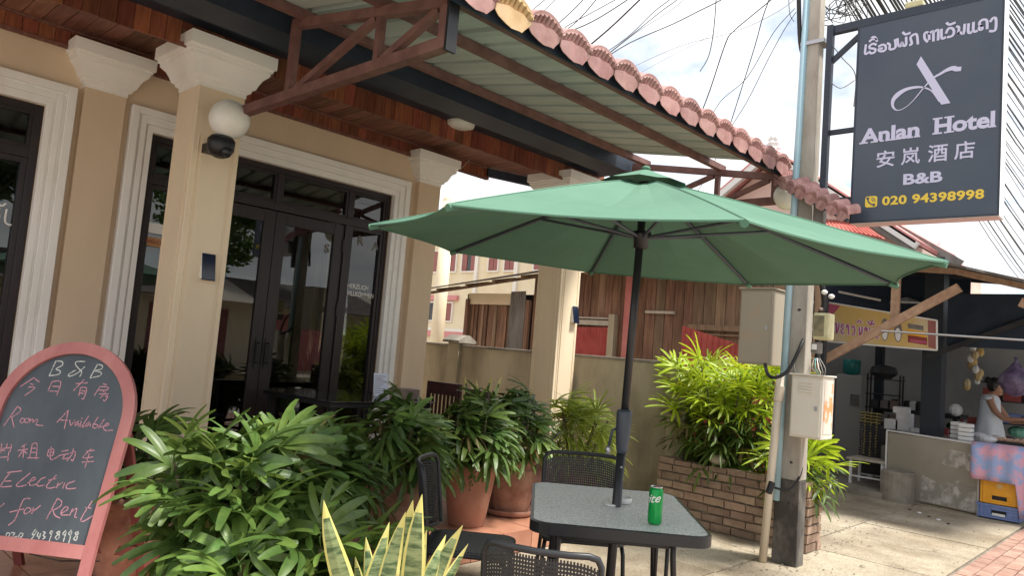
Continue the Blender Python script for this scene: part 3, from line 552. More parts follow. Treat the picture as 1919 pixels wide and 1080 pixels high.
# corrugated sheets, each with its ribs
def sheet_mesh():
    mb = MB(); prof = [(0, 0), (.05, 0), (.058, .034), (.098, .034), (.106, 0)]
    xs = []; 
    for k_ in range(3):
        for a, b in prof: xs.append((k_*.25+a*1.0+(.0 if a < .05 else .08), b))
    xs = [(x, b) for x, b in xs]+[(.75, 0)]
    for y in (2.60, 4.2):
        z = 3.085+(y-2.6)*.177
        for x, b in xs: mb.v.append((x, y, z+b+.03))
    n_ = len(xs)
    for i in range(n_-1): mb.face((i, i+1, n_+i+1, n_+i))
    return mb.mesh('roof_sheet', 'sheet')
sh = sheet_mesh()
for i in range(10):
    if -.85+i*.722 > 5.6: break
    o = link('roof_sheet', sh, AW); o.location = Vector((-.85+i*.722, 0, (i % 2)*.0025))-Vector((3, 3.4, 3.1)); so_ = o.modifiers.new('thick', 'SOLIDIFY'); so_.thickness = .0012
# pressed red edge tiles
def cap_mesh(light=False):
    mb = MB(); nu = 24; wv = .262
    P_ = lambda u: .072*max(0, math.sin(math.pi*min(1, .02+u*.98)))**.72
    def row(fn):
        for i in range(nu+1): u = i/nu; y, z = fn(u, i); mb.v.append((u*wv, y, z))
    facet = lambda u: .026*abs((u*2.6+.2) % 1-.5)
    bot = lambda u: -.05-.045*min(1, u/.3) if u < .75 else -.095+.065*(u-.75)/.25
    row(lambda u, i: (-.030-facet(u), bot(u)))
    row(lambda u, i: (-.036-facet(u), -.020+.30*P_(u)))
    row(lambda u, i: (-.026, -.016+.34*P_(u)))
    row(lambda u, i: (-.026-(.026 if i % 3 else .0), -.010+.80*P_(u)))
    row(lambda u, i: (-.050, -.006+.92*P_(u)))
    row(lambda u, i: (-.052, .006+P_(u)))
    row(lambda u, i: (-.040, .012+P_(u)))
    for k_ in range(6):
        y0 = -.02+k_*.046
        for dy, dz in ((0, 0), (.030, .002), (.034, .008), (.042, .008)): row(lambda u, i, y0=y0, dy=dy, dz=dz: (y0+dy, .018+(y0+dy)*.177+dz+P_(u)))
    nr = len(mb.v)//(nu+1)
    for r in range(nr-1):
        for i in range(nu): a = r*(nu+1)+i; mb.face((a, a+1, a+nu+2, a+nu+1))
    return mb.mesh('edge_tile', 'tile_light' if light else 'tile')
ct, cl = cap_mesh(), cap_mesh(True)
for i in range(37):
    X = -.85+i*.2495-.0
    if X > 5.86: break
    o = link('edge_tile', ct, AW); o.location = Vector((X, 2.575+rnd.uniform(-.003, .003), 3.115+rnd.uniform(-.003, .003)))-Vector((3, 3.4, 3.1)); o.rotation_euler = (0, rnd.uniform(-.02, .02), 0)
    so_ = o.modifiers.new('thick', 'SOLIDIFY'); so_.thickness = .004
    if 2.35 < X < 2.6: o['label'] = 'faded yellowish edge tile'; o.data = cl
TP = []
for px, xx in ((1448, 5.97), (1462, 5.80), (1478, 5.62), (1492, 5.50), (1512, 5.44), (1532, 5.42), (1552, 5.40), (1572, 5.38), (1590, 5.36)):
    TP.append(onX(px, 334+(px-1455)*.515, xx))
for i in range(8):
    a, b = TP[i], TP[i+1]; d = b-a; o = link('edge_tile', ct, AW); o.location = a-Vector((3, 3.4, 3.1)); o.rotation_mode = 'QUATERNION'
    yaw_ = math.atan2(d.y, d.x); pit = math.atan2(d.z, math.hypot(d.x, d.y)); flip = math.pi if False else 0
    o.rotation_mode = 'XYZ'; o.rotation_euler = (0, -pit, yaw_); k_ = d.length/.235; o.scale = (k_, .38, .62)
    so_ = o.modifiers.new('thick', 'SOLIDIFY'); so_.thickness = .004
put('edge_angle', MB().tube([q-Vector((0, 0, .04)) for q in TP], .014, 6), 'gutter', AW)
put('edge_angle', MB().box(-.9, 6.0, 2.585, 2.60, 3.03, 3.11), 'gutter', AW)

# lamps on the columns
def globe_lamp(c, base, label, r=.13):
    t = thing('globe_lamp', label, 'lamp', base, 'white globe lamps under the awning')
    put('lamp_globe', MB().sphere(c, r, 28, 18), 'globe', t, smooth=True); return t
c = onY(430, 224, 4.72)
t = globe_lamp(c, (c.x, 4.9, c.z-.1), 'white globe lamp with black camera base on the near column')
b = onY(414, 272, 4.74)
put('camera_base', MB().lathe([(.03, -.085), (.062, -.07), (.085, -.03), (.088, .03), (.07, .055), (.03, .06)], b, 24), 'black', t, smooth=True)
put('camera_lens', MB().sphere((b.x+.01, b.y-.07, b.z-.05), .035, 14, 8), 'blackmetal', t, smooth=True)
put('wall_bracket', MB().box(b.x-.03, b.x+.03, b.y+.02, 4.97, b.z-.03, b.z+.03), 'black', t)
c = onX(1476, 368, 5.95)
t = globe_lamp(c, (c.x, c.y, c.z+.1), 'white globe lamp with black cap on the far awning truss', .115)
put('lamp_cap', MB().lathe([(.07, .075), (.075, .10), (.05, .13), (.02, .14)], c, 20), 'black', t)
put('lamp_stem', MB().tube([(c.x, c.y, c.z+.13), (c.x, 2.66, 3.0)], .012), 'black', t)
def solar(p, label):
    t = thing('solar_wall_light', label, 'light', p, 'solar lights on the columns'); x, y, z = p
    put('housing', MB().prism([(0, -.085), (.045, -.085), (.012, .08), (0, .08)], (x-.045, y+.0, z), (0, -1, 0), (0, 0, 1), (.09, 0, 0)), 'whitepaint', t)
    put('solar_panel', MB().quad((x-.047, y-.052, z-.09), (x+.047, y-.052, z-.09), (x+.047, y-.016, z+.088), (x-.047, y-.016, z+.088)).box(x-.047, x+.047, y-.052, y-.045, z-.095, z-.088), 'solar', t)
solar(onY(387, 500, 4.965), 'black solar wall light on the near beige column')
solar(onY(1077, 590, 4.965)+Vector((-.02, 0, 0)), 'small solar wall light on the far beige column')
c = onZ(864, 230, 3.40)
o = put('ceiling_light', MB().lathe([(.12, .02), (.13, .0), (.12, -.035), (.08, -.05), (.01, -.055)], c, 24), 'globe', smooth=True); tag(o, 'round white ceiling light under the timber soffit', 'lamp')
# ------------------------------------------------------------------ side wall, planter, neighbours
t = thing('boundary_wall', 'stained grey rendered boundary wall with pyramid capped post behind the far column', 'wall', (6.4, 8, 0))
for a, b in ((3.78, 5.4), (5.4, 6.82), (7.02, 9.0), (9.0, 12)):
    put('wall_panel', MB().box(6.36, 6.46, a+.006, b-.006, -.1, 1.40+rnd.uniform(-.003, .003)), 'concrete2', t)
for a, b in ((3.77, 6.8), (7.04, 12)): put('coping', MB().box(6.34, 6.48, a, b, 1.40, 1.43), 'concrete_dark', t, bevel=.006)
for y in (6.92, 3.70):
    p = put('wall_post', MB().box(6.31, 6.51, y-.1, y+.1, -.1, 1.45 if y > 5 else 1.36), 'concrete2', t, bevel=.006)
    if y > 5: put('post_cap', MB().prism([(-.15, 0), (.15, 0), (.15, .03), (.03, .10), (-.03, .10), (-.15, .03)], (6.41, y-.15, 1.45), (1, 0, 0), (0, 0, 1), (0, .3, 0)), 'concrete_dark', t)
PL = thing('brick_planter', 'long low planter of weathered bricks at the foot of the utility pole', 'planter', (6.6, 3.0, 0))
put('mortar_core', MB().box(6.075, 6.36, 2.335, 3.70, -.02, .50), 'mortar', PL)
put('planter_soil', MB().box(6.19, 6.355, 2.40, 3.65, .501, .515), 'soil', PL)
def bricks(fix, a0, a1, axis):
    for c_ in range(7):
        a = a0-(.11 if c_ % 2 else 0)
        while a < a1-.02:
            L_ = .205*rnd.uniform(.94, 1.05); q0 = max(a, a0); q1 = min(a+L_, a1)
            if q1-q0 > .03:
                z0 = .004+c_*.072; d = rnd.uniform(-.006, .008); h_ = .057+rnd.uniform(-.004, .004)
                e1, e2, e3, e4 = [rnd.uniform(-.004, .004) for _ in range(4)]
                mb = MB()
                if axis == 'y': mb.prism([(q0, z0+e1), (q1-.012, z0+e2), (q1-.012, z0+h_+e3), (q0, z0+h_+e4)], (6.055+d, 0, 0), (0, 1, 0), (0, 0, 1), (.05, 0, 0))
                else: mb.prism([(q0, z0+e1), (q1-.012, z0+e2), (q1-.012, z0+h_+e3), (q0, z0+h_+e4)], (0, 2.315+d, 0), (1, 0, 0), (0, 0, 1), (0, .05, 0))
                put('brick', mb, 'brick', PL)
            a += L_
bricks(0, 2.34, 3.72, 'y'); bricks(0, 6.06, 6.36, 'x')
for i in range(8):
    a = 2.34+i*.172; put('cap_brick', MB().box(6.05+rnd.uniform(-.004, .004), 6.19, a, a+.158, .502, .545+rnd.uniform(-.006, .006)), 'brick', PL)
o = put('rock', MB().sphere((6.12, 3.15, .60), .06, 9, 6, (1, 1.25, .8)), 'concrete2'); tag(o, 'rough round stone lying on the planter edge under the palms', 'stone')

# wooden neighbour house
HS = thing('wooden_house', 'weathered brown plank house with sagging sheet roof behind the boundary wall', 'house', (8.6, 6, 0))
y = 3.2
while y < 7.55:
    wd = .145*rnd.uniform(.85, 1.15); g_ = 4.0 < y < 4.75 or y < 3.7
    put('plank', MB().box(8.5+rnd.uniform(-.006, .01), 8.53, y+.004, y+wd-.004, .3, 2.62+rnd.uniform(-.02, .01)), 'housewood_grey' if g_ or rnd.random() < .15 else 'housewood', HS); y += wd
put('post', MB().box(8.40, 8.5, 5.72, 5.83, .2, 2.62), 'pinkpost', HS); put('post', MB().box(8.40, 8.5, 5.98, 6.08, .2, 2.02), 'concrete2', HS)
put('rail', MB().box(8.44, 8.5, 6.08, 7.2, 1.86, 1.93), 'oldboard', HS); put('rail', MB().box(8.46, 8.5, 6.1, 7.0, 1.95, 1.975), 'oldboard', HS)
put('white_board', MB().box(8.46, 8.5, 5.09, 5.53, 2.055, 2.09), 'oldboard', HS)
mb = MB(); frame_rect_y = [(4.05, 4.12, 1.2, 1.93), (4.80, 4.87, 1.2, 1.93), (4.12, 4.80, 1.86, 1.93), (4.12, 4.80, 1.80, 1.82)]
for a, b, c_, d in frame_rect_y: mb.box(8.455, 8.5, a, b, c_, d)
put('shutter_frame', mb, 'housewood_grey', HS)
def corr(mb, x, y0, y1, z0, za, zb, p=.055):
    n_ = int((y1-y0)/p*2); k_ = len(mb.v)
    for i in range(n_+1):
        yy = y0+(y1-y0)*i/n_; f_ = i/n_; mb.v.append((x+(.008 if i % 2 else -.008), yy, z0)); mb.v.append((x+(.008 if i % 2 else -.008), yy, za+(zb-za)*f_))
    for i in range(n_): mb.face((k_+2*i, k_+2*i+2, k_+2*i+3, k_+2*i+1))
mb = MB(); corr(mb, 8.44, 6.1, 7.3, .3, 1.84, 1.80); corr(mb, 8.47, 6.1, 7.3, .3, 1.84, 1.80); put('red_sheet', mb, 'redsheet', HS)
for y in (7.62, 8.98): put('post', MB().box(8.44, 8.5, y, y+.07, .2, 2.2), 'housewood', HS)
mb = MB(); corr(mb, 8.45, 7.70, 8.02, .3, 2.34, 2.33, .05); put('grey_sheet', mb, 'greysheet', HS)
for i in range(13):
    y = 8.06+i*.075; put('slat', MB().box(8.5+.02*(i % 3 == 0), 8.53, y, y+(.055 if i > 5 else .07), .3, 2.11), 'housewood_grey' if i % 4 == 0 else 'housewood', HS)
put('cream_panel', MB().box(8.48, 8.56, 8.02, 9.02, 2.12, 2.30), 'cream', HS)
put('dark_backing', MB().box(8.62, 8.7, 3.2, 9.2, .3, 2.3), 'stalldark', HS)  # dark sheet painted as the unlit space behind the plank gaps
for i, (a, b) in enumerate(((9.85, 8.9), (8.92, 7.95), (7.97, 7.0), (7.02, 6.0), (6.02, 5.0), (5.02, 3.9))):
    z = lambda yy: 2.29+(9.85-yy)*.108 if yy > 7 else 2.60+(7-yy)*.01
    put('roof_sheet', MB().quad((8.05, a, z(a)), (8.05, b, z(b)), (10.2, b, z(b)+.5), (10.2, a, z(a)+.5)).quad((8.05, a, z(a)+.02), (10.2, a, z(a)+.52), (10.2, b, z(b)+.52), (8.05, b, z(b)+.02)).quad((8.05, a, z(a)), (8.05, a, z(a)+.02), (8.05, b, z(b)+.02), (8.05, b, z(b))), 'rustsheet', HS)
for y in (9.4, 8.7, 8.1, 7.5, 6.9, 6.3):
    z = 2.29+(9.85-y)*.108 if y > 7 else 2.60
    put('bracket', MB().beam((8.1, y, z-.03), (8.6, y, z+.07), .05, .05), 'housewood_grey', HS)
put('roof_rail', MB().beam((8.2, 9.8, 2.26), (8.2, 7, 2.565), .04, .04), 'housewood_grey', HS)
mb = MB(); corr(mb, 7.7, 3.3, 4.5, .0, 1.56, 1.86, .07); corr(mb, 7.73, 3.3, 4.5, .0, 1.56, 1.86, .07)
o = put('red_fence_sheet', mb, 'redsheet'); tag(o, 'red corrugated fence sheet behind the sunlit palms', 'fence')

# cream apartment block
BB = thing('cream_building', 'cream two storey house with dark red shutters far behind the boundary wall', 'building', (14, 15, 0))
wn = []
for a, b in ((812, 830), (838, 856), (868, 893), (918, 935), (948, 966), (1003, 1022)):
    y1 = onX(a, 490, 14).y; y0 = onX(b, 490, 14).y; wn.append((y0, y1, 3.49, 4.08))
for a, b in ((799, 819), (829, 848)):
    y1 = onX(a, 580, 14).y; y0 = onX(b, 580, 14).y; wn.append((y0, y1, 2.08, 2.58))
mb = MB(); mb.box(14, 20, 11.5, 19.5, -.2, 4.75); put('wall', mb, 'cream', BB)
put('cornice', MB().box(13.8, 20.2, 11.3, 19.7, 4.75, 4.95), 'creamwhite', BB)
put('pink_band', MB().box(13.93, 14.0, 11.5, 19.5, 1.62, 1.78), 'pink', BB); put('pink_band', MB().box(13.90, 14.0, 15.3, 19.5, 2.66, 2.80), 'pink', BB); put('white_band', MB().box(13.92, 14.0, 11.5, 19.5, 1.78, 1.86), 'creamwhite', BB)
for (y0, y1, z0, z1) in wn:
    f = put('window', MB().box(13.95, 14.0, y0-.04, y0, z0-.04, z1+.04).box(13.95, 14.0, y1, y1+.04, z0-.04, z1+.04).box(13.95, 14.0, y0, y1, z0-.04, z0).box(13.95, 14.0, y0, y1, z1, z1+.04), 'creamwhite', BB)
    m_ = (y0+y1)/2; g_ = .08 if (y1-y0) > .45 else .01
    put('shutter', MB().box(13.97, 13.995, y0, m_-g_, z0, z1), 'shutter', f); put('shutter', MB().box(13.97, 13.995, m_+g_, y1, z0, z1), 'shutter', f)
    if g_ > .05:
        put('pane', MB().box(13.985, 13.99, m_-g_, m_+g_, z0, z1), 'glass', f)
for y in (16.0, 14.6, 13.1): put('pilaster', MB().box(13.94, 14.0, y, y+.12, 1.9, 4.75), 'creamwhite', BB)
o = put('rounded_parapet', MB().tube([(12.5, 14.35, 0), (12.5, 14.35, 5.1)], .17, 16).sphere((12.5, 14.35, 5.1), .17, 16, 8), 'cream', smooth=True); tag(o, 'beige rounded gatepost top showing above the green umbrella tip', 'pillar')

# temple style roof behind the stall
TR = thing('gabled_building', 'pink walled building with steep red roofs, white gable boards and a spire', 'building', (12.5, 4.5, 0))
def P12(x, y, X=12): return onX(x, y, X)
ap = P12(1447, 287); bt = P12(1720, 462)
ex = Vector((0, bt.y-ap.y, bt.z-ap.z)).normalized()
L2 = Vector((12, ap.y+1.6, ap.z-1.2))
mb = MB().prism([(0, 0), (bt.y-ap.y, bt.z-ap.z), (bt.y-ap.y, 2.75-ap.z), (1.9, 2.75-ap.z), (1.9, -1.5)], (12.25, ap.y, ap.z), (0, 1, 0), (0, 0, 1), (4, 0, 0)); put('wall', mb, 'pinkwall', TR)
put('wall', MB().box(13.3, 16.2, 2.2, 7.4, -.1, 2.75), 'pinkwall', TR)
nrm = Vector((0, -ex.z, ex.y)); nrm = nrm if nrm.z > 0 else -nrm
put('gable_board', MB().beam(ap+Vector((-.05, 0, 0)), bt+Vector((-.05, 0, 0)), .10, .10), 'whitepaint', TR); put('gable_board', MB().beam(ap+nrm*-.09+Vector((-.02, 0, 0)), bt+nrm*-.09+Vector((-.02, 0, 0)), .08, .07), 'greysheet', TR)
put('gable_board', MB().beam(ap+Vector((-.05, 0, 0)), L2+Vector((-.05, 0, 0)), .10, .10), 'whitepaint', TR); put('roof', MB().beam(ap+Vector((2, 0, .06)), bt+Vector((2, 0, .06)), 4.2, .06, up=nrm), 'roofpink', TR)
put('roof', MB().beam(ap+Vector((2, .02, .06)), L2+Vector((2, 0, .06)), 4.2, .06), 'roofpink', TR)
sp = MB().lathe([(.09, 0), (.10, .06), (.05, .10), (.075, .16), (.03, .20), (.045, .25), (.012, .34), (.004, .42)], (12, ap.y, ap.z+.02), 8)
for s_ in (-1, 1):
    for k_ in range(3): sp.prism([(0, 0), (s_*(.13-.03*k_), .03), (0, .11)], (11.99, ap.y+s_*(.03), ap.z+.03+k_*.085), (0, 1, 0), (0, 0, 1), (.03, 0, 0))
put('spire', sp, 'whitepaint', TR)
# second, wider roof plane leaning back behind
a0, a1, a2, a3 = P12(1545, 345, 13.2), P12(1800, 490, 13.2), P12(1800, 472, 15.5), P12(1560, 318, 15.5)
put('roof', MB().quad(a0, a1, P12(1790, 478, 14.6), P12(1700, 425, 14.6), P12(1560, 332, 14.6)), 'roofpink', TR)
put('gable_board', MB().beam(P12(1545, 352, 13.15), P12(1800, 497, 13.15), .08, .16), 'greysheet', TR)
mb = MB()
p0, p1 = P12(1548, 425, 11.5), P12(1655, 455, 11.5)
put('tiled_canopy', MB().quad(P12(1540, 425, 11.3), P12(1660, 448, 11.3), P12(1610, 418, 12.2), P12(1540, 412, 12.2)), 'redtile', TR)
cv = MB()
for i in range(14):
    q = P12(1540+i*8.5, 425+i*1.6, 11.25); q2 = P12(1540+i*5.5, 411+i*.5, 12.2); cv.tube([q, q2], .018, 6)
put('tile_roll', cv, 'redtile', TR)
put('ridge_ornament', MB().tube([P12(1752, 468, 14.6), P12(1757, 458, 14.6), P12(1764, 452, 14.6)], [.05, .03, .01], 6), 'whitepaint', TR)

# ------------------------------------------------------------------ utility pole and its load
UPO = thing('utility_pole', 'tall square concrete utility pole, blackened at the foot, beside the brick planter', 'pole', (5.66, 2.24, 0))
def taper(mb, x0, x1, y0, y1, z0, z1, s):
    cx_, cy_ = (x0+x1)/2, (y0+y1)/2
    for z, k_ in ((z0, 1), (z1, s)):
        for sx, sy in ((-1, -1), (1, -1), (1, 1), (-1, 1)): mb.v.append((cx_+sx*(x1-x0)/2*k_, cy_+sy*(y1-y0)/2*k_, z))
    b = len(mb.v)-8
    for q in ((0, 3, 2, 1), (4, 5, 6, 7), (0, 1, 5, 4), (1, 2, 6, 5), (2, 3, 7, 6), (3, 0, 4, 7)): mb.face([b+i for i in q])
    return mb
put('pole_foot', taper(MB(), 5.575, 5.715, 2.200, 2.392, -.05, .62, .96), 'pole_stain', UPO, bevel=.008)
put('pole_shaft', taper(MB(), 5.578, 5.712, 2.205, 2.387, .62, 7.6, .55), 'pole', UPO, bevel=.008)
for z in (.45, .75, 1.3, 1.9): put('bolt_hole', MB().tube([(5.572+.006*z*.5, 2.28, z), (5.60, 2.25, z)], .009, 10), 'black', UPO)
put('crossarm', MB().box(5.5, 5.58, 1.3, 3.4, 5.6, 5.7), 'pole', UPO); put('steel_band', MB().box(5.575, 5.715, 2.18, 2.365, 4.0, 4.03), 'galv', UPO)
UP_ = Vector((0, 0, 0))
def pipe(a, b, r, m, label):
    o = put('pipe', MB().tube([a, b], r, 12), m, smooth=True); return tag(o, label, 'pipe')
pipe((5.53, 2.355, .46), (5.62, 2.335, 5.6), .026, 'pipe_blue', 'pale blue plastic conduit running up the utility pole')
o = pipe((5.50, 2.42, .0), (5.515, 2.36, 1.40), .030, 'pipe_cream', 'cream plastic conduit on the foot of the utility pole')
put('pipe_joint', MB().tube([(5.513, 2.368, 1.20), (5.515, 2.362, 1.31)], .036, 12), 'pipe_cream', o)
o = pipe((5.68, 2.39, 2.6), (5.70, 2.37, 6), .028, 'pinkpost', 'dull pink brown pipe rising behind the utility pole'); o.data.materials[0] = M['oldboard']
def cable(pts, r, m, label, n=5, grp=None, name='cable', cat='cable'):
    o = put(name, MB().tube(smooth_path(pts, n), r, 5), m, smooth=True); return tag(o, label, cat, grp)
cable([at(1497, -10, 5.9), at(1500, 80, 5.9), at(1513, 140, 5.88), at(1512, 260, 5.86), at(1504, 330, 5.85), at(1500, 420, 5.85), at(1497, 470, 5.85)], .018, 'cable', 'thick black cable clipped beside the blue conduit up the pole')
c_ = cable([at(1518, 530, 5.72), at(1520, 560, 5.72), at(1517, 630, 5.72), at(1512, 690, 5.72)], .028, 'cable', 'bundle of thick black cable strapped to the pole below the umbrella')
for q in ((1518, 566), (1516, 617)): put('strap', MB().tube([at(q[0], q[1]-2, 5.72), at(q[0]-.5, q[1]+2, 5.72)], .033, 8), 'galv', c_)
cable([at(1540, 530, 5.70), at(1545, 570, 5.70), at(1535, 600, 5.70), at(1532, 680, 5.70)], .022, 'cable', 'black cable hanging beside the yellowed meter box')
cable([at(1512, 620, 5.68), at(1500, 650, 5.55), at(1480, 690, 5.5), at(1460, 706, 5.5), at(1441, 705, 5.55), at(1434, 683, 5.7)], .014, 'cable', 'black cable looping from the pole to the grey cabinet')
cable([at(1452, 915, 5.45), at(1480, 918, 5.45), at(1500, 890, 5.5), at(1506, 850, 5.6), at(1508, 826, 5.65)], .009, 'cable', 'thin black cable looping out of the blue conduit at the pole foot')
o = put('conduit_end', MB().tube([at(1447, 905, 5.46), at(1440, 925, 5.43)], .024, 10), 'cable'); tag(o, 'black open end of the conduit low on the pole', 'pipe')
cable([at(1493, 530, 5.72), at(1490, 600, 5.7), at(1491, 650, 5.7), at(1502, 680, 5.7)], .0045, 'cable_grey', 'thin grey wire down the face of the pole')
for i, m in enumerate(('cable_grey', 'cable_teal', 'whitepaint', 'cable_grey', 'cable_grey')):
    cable([at(1526+i*2.5, 672, 5.62), at(1522+i*6, 690, 5.55), at(1530+i*4, 700, 5.58), at(1518+i*6, 712, 5.6)], .0035, m, ['grey', 'teal', 'white', 'second grey', 'rightmost grey'][i]+' wire entering the top of the cream meter cabinet', grp='wires into the cream cabinet', name='wire', cat='wire')
cable([at(1497, 668, 5.6), at(1488, 680, 5.58), at(1492, 700, 5.58), at(1510, 708, 5.6)], .006, 'cable_grey', 'grey cable bent over the cream cabinet')
# cabinets on the pole
def cabinet(x0, x1, y0, y1, z0, z1, m, ms, label, vents=True, side=None):
    t = thing('electric_cabinet', label, 'cabinet', ((x0+x1)/2, (y0+y1)/2, z0), 'electric boxes on the pole')
    put('housing', MB().box(x0, x1, y0, y1, z0, z1), m, t, bevel=.006)
    put('cabinet_door', MB().box(x0-.008, x0-.001, y0+.012, y1-.012, z0+.015, z1-.02), m, t, bevel=.003)
    put('cabinet_roof', MB().box(x0-.018, x1+.01, y0-.012, y1+.012, z1+.001, z1+.014), m, t, bevel=.003)
    if vents:
        for i in range(4): put('vent', MB().prism([(0, 0), (-.008, .004), (0, .014)], (x0-.0085, y0+.07, z1-.12+i*.022), (1, 0, 0), (0, 0, 1), (0, .10, 0)), m, t)
    if side: put('worn_sticker', MB().box(x0+.03, x1-.02, y0-.003, y0-.0005, z0+.04, z1-.03), side, t)
    put('lock', MB().box(x0-.014, x0-.008, y0+.03, y0+.05, (z0+z1)/2-.02, (z0+z1)/2+.01), 'galv', t)
    return t
cabinet(5.44, 5.66, 2.015, 2.245, .955, 1.405, 'box_cream', 'box_cream', 'cream steel meter cabinet with vents and torn orange stickers on the pole', side='sticker')
cabinet(5.62, 5.86, 2.50, 2.77, 1.46, 2.06, 'box_rust', 'box_grey', 'tall grey beige cabinet with rust stains left of the pole', vents=False)
t = thing('meter_box', 'small yellowed meter box with sooty face on the pole', 'meter box', (5.5, 2.06, 1.68))
put('housing', MB().box(5.45, 5.56, 1.995, 2.115, 1.675, 1.87), 'meter', t, bevel=.012); put('sooty_face', MB().box(5.444, 5.4505, 2.03, 2.105, 1.70, 1.85), 'meter_dark', t, bevel=.003)
t = thing('junction_box', 'small grey junction box with white label under the yellowed meter box', 'junction box', (5.5, 2.1, 1.56))
put('housing', MB().box(5.46, 5.55, 2.07, 2.125, 1.575, 1.655), 'greysheet', t, bevel=.006); put('white_label', MB().box(5.453, 5.4595, 2.08, 2.115, 1.60, 1.64), 'whitepaint', t)
t = thing('insulator_cluster', 'cluster of black brackets and pale insulators on the pole below the umbrella', 'insulator', (5.55, 2.03, 1.95))
for i, q in enumerate(((1545, 548), (1558, 556), (1548, 600), (1538, 580))): put('insulator' if i < 2 else 'bracket', MB().sphere(at(*q, 5.68), .024 if i < 2 else .018, 10, 8, (1, 1, .8)), 'napkin' if i > 1 else 'ash', t, smooth=True)
o = put('pole_bracket_box', MB().box(5.52, 5.57, 2.10, 2.18, 2.56, 2.72), 'greysheet', bevel=.004); tag(o, 'small grey steel box on the pole just above the umbrella', 'box')

# ------------------------------------------------------------------ hotel sign
SY0, SZ0, SX = 1.92, 2.54, 5.55
SG = thing('hotel_sign', 'large dark slate double sided hotel light box hanging from the utility pole', 'sign', (SX, 1.45, SZ0))
put('cabinet_body', MB().box(SX+.004, SX+.15, SY0-.93, SY0, SZ0, SZ0+1.5), 'sign_side', SG, bevel=.004)
put('underside', MB().box(SX+.012, SX+.142, SY0-.92, SY0-.01, SZ0-.004, SZ0-.0005), 'sign_under', SG)
put('edge_frame', MB().box(SX-.006, SX+.0, SY0-.93, SY0, SZ0, SZ0+.012).box(SX-.006, SX, SY0-.93, SY0, SZ0+1.488, SZ0+1.5).box(SX-.006, SX, SY0-.012, SY0, SZ0+.012, SZ0+1.488).box(SX-.006, SX, SY0-.93, SY0-.918, SZ0+.012, SZ0+1.488), 'gutter', SG)
put('sign_panel', MB().box(SX-.003, SX+.004, SY0-.918, SY0-.012, SZ0+.012, SZ0+1.488), 'sign_face', SG)
OX = (SX-.003, SY0, SZ0)
def on_sign(me, u, v, mt, name='lettering'):
    me.materials.clear(); me.materials.append(M[mt]); o = bpy.data.objects.new(name, me); COL.objects.link(o); o.parent = SG
    o.matrix_basis = axes_matrix(Vector((SX-.004, SY0-u, SZ0+v))-Vector((SX, 1.45, SZ0)), (0, -1, 0), (0, 0, 1), (-1, 0, 0)); return o
mb = MB()
for st in LAO: ribbon(mb, smooth_path([(a/1000, b/1000) for a, b in st], 3), .0165, OX, (0, -1, 0), (0, 0, 1), (-1, 0, 0), .003)
put('lao_lettering', mb, 'sign_white', SG)
put('letter_a_bar', MB().prism([(a/1000, b/1000) for a, b in LOGO_BAR], OX, (0, -1, 0), (0, 0, 1), (-.004, 0, 0)), 'sign_white', SG)
mb = MB(); sw_ = smooth_path([(a/1000, b/1000) for a, b in LOGO_SWASH], 3); n_ = len(sw_); wl = []
for i in range(n_):
    f_ = i/(n_-1)
    ctl = [(0, .030), (.07, .034), (.14, .020), (.25, .010), (.38, .005), (.50, .006), (.58, .018), (.66, .036), (.72, .026), (.82, .012), (.9, .009), (1, .022)]
    for (a, wa), (b, wb) in zip(ctl, ctl[1:]):
        if a <= f_ <= b: wl.append(wa+(wb-wa)*(f_-a)/(b-a)); break
ribbon(mb, sw_, wl, OX, (0, -1, 0), (0, 0, 1), (-1, 0, 0), .0045); put('letter_a_swash', mb, 'sign_white', SG)
def serif_word(word, u, v, w_, h_, name):
    """bold roman capitals: sans letters thickened, with slab serifs added at the stem ends"""
    o = on_sign(text_mesh(word, name, w=w_, h=h_, offset=.035, extrude=.002), u, v, 'sign_white', name); return o
serif_word('Anlan', .052, .588, .392, .112, 'hotel_name'); serif_word('Hotel', .538, .592, .355, .112, 'hotel_name')
srf = MB()
for (u, v, w_) in ((.075, .588, .06), (.155, .588, .06), (.195, .588, .04), (.243, .588, .04), (.285, .588, .045), (.385, .588, .04), (.43, .588, .04), (.556, .592, .06), (.627, .592, .06), (.556, .697, .06), (.627, .697, .06), (.878, .592, .045)):
    srf.box(SX-.0065, SX-.004, SY0-u-w_/2, SY0-u+w_/2, SZ0+v, SZ0+v+.011)
put('letter_serif', srf, 'sign_white', SG)
for ch, u in zip('安岚酒店', (.170, .333, .503, .663)): on_sign(text_mesh(ch, 'chinese_character', w=.120, h=.122, offset=.012, extrude=.002), u, .398, 'sign_white', 'chinese_character')
on_sign(text_mesh('B&B', 'lettering', w=.245, h=.078, offset=.03, extrude=.002), .352, .254, 'sign_white')
on_sign(text_mesh('020 94398998', 'phone_number', w=.625, h=.066, offset=.03, extrude=.002, space=1.05), .219, .117, 'sign_yellow', 'phone_number')
rr = [(.084*a_+.0, b_) for a_, b_ in ()]
def rrect(x0, x1, y0, y1, r, n_=4):
    out = []
    for cx_, cy_, a0 in ((x1-r, y1-r, 0), (x0+r, y1-r, 90), (x0+r, y0+r, 180), (x1-r, y0+r, 270)):
        for i in range(n_+1): a = rad(a0+90*i/n_); out.append((cx_+r*math.cos(a), cy_+r*math.sin(a)))
    return out
put('phone_icon', MB().prism(rrect(.104, .186, .111, .192, .016), OX, (0, -1, 0), (0, 0, 1), (-.003, 0, 0)), 'sign_yellow', SG)
mb = MB(); ribbon(mb, smooth_path([(.122, .178), (.126, .155), (.143, .135), (.166, .126)], 4), [.020]*2+[.009]*9+[.020]*2, OX, (0, -1, 0), (0, 0, 1), (-1, 0, 0), .0045)
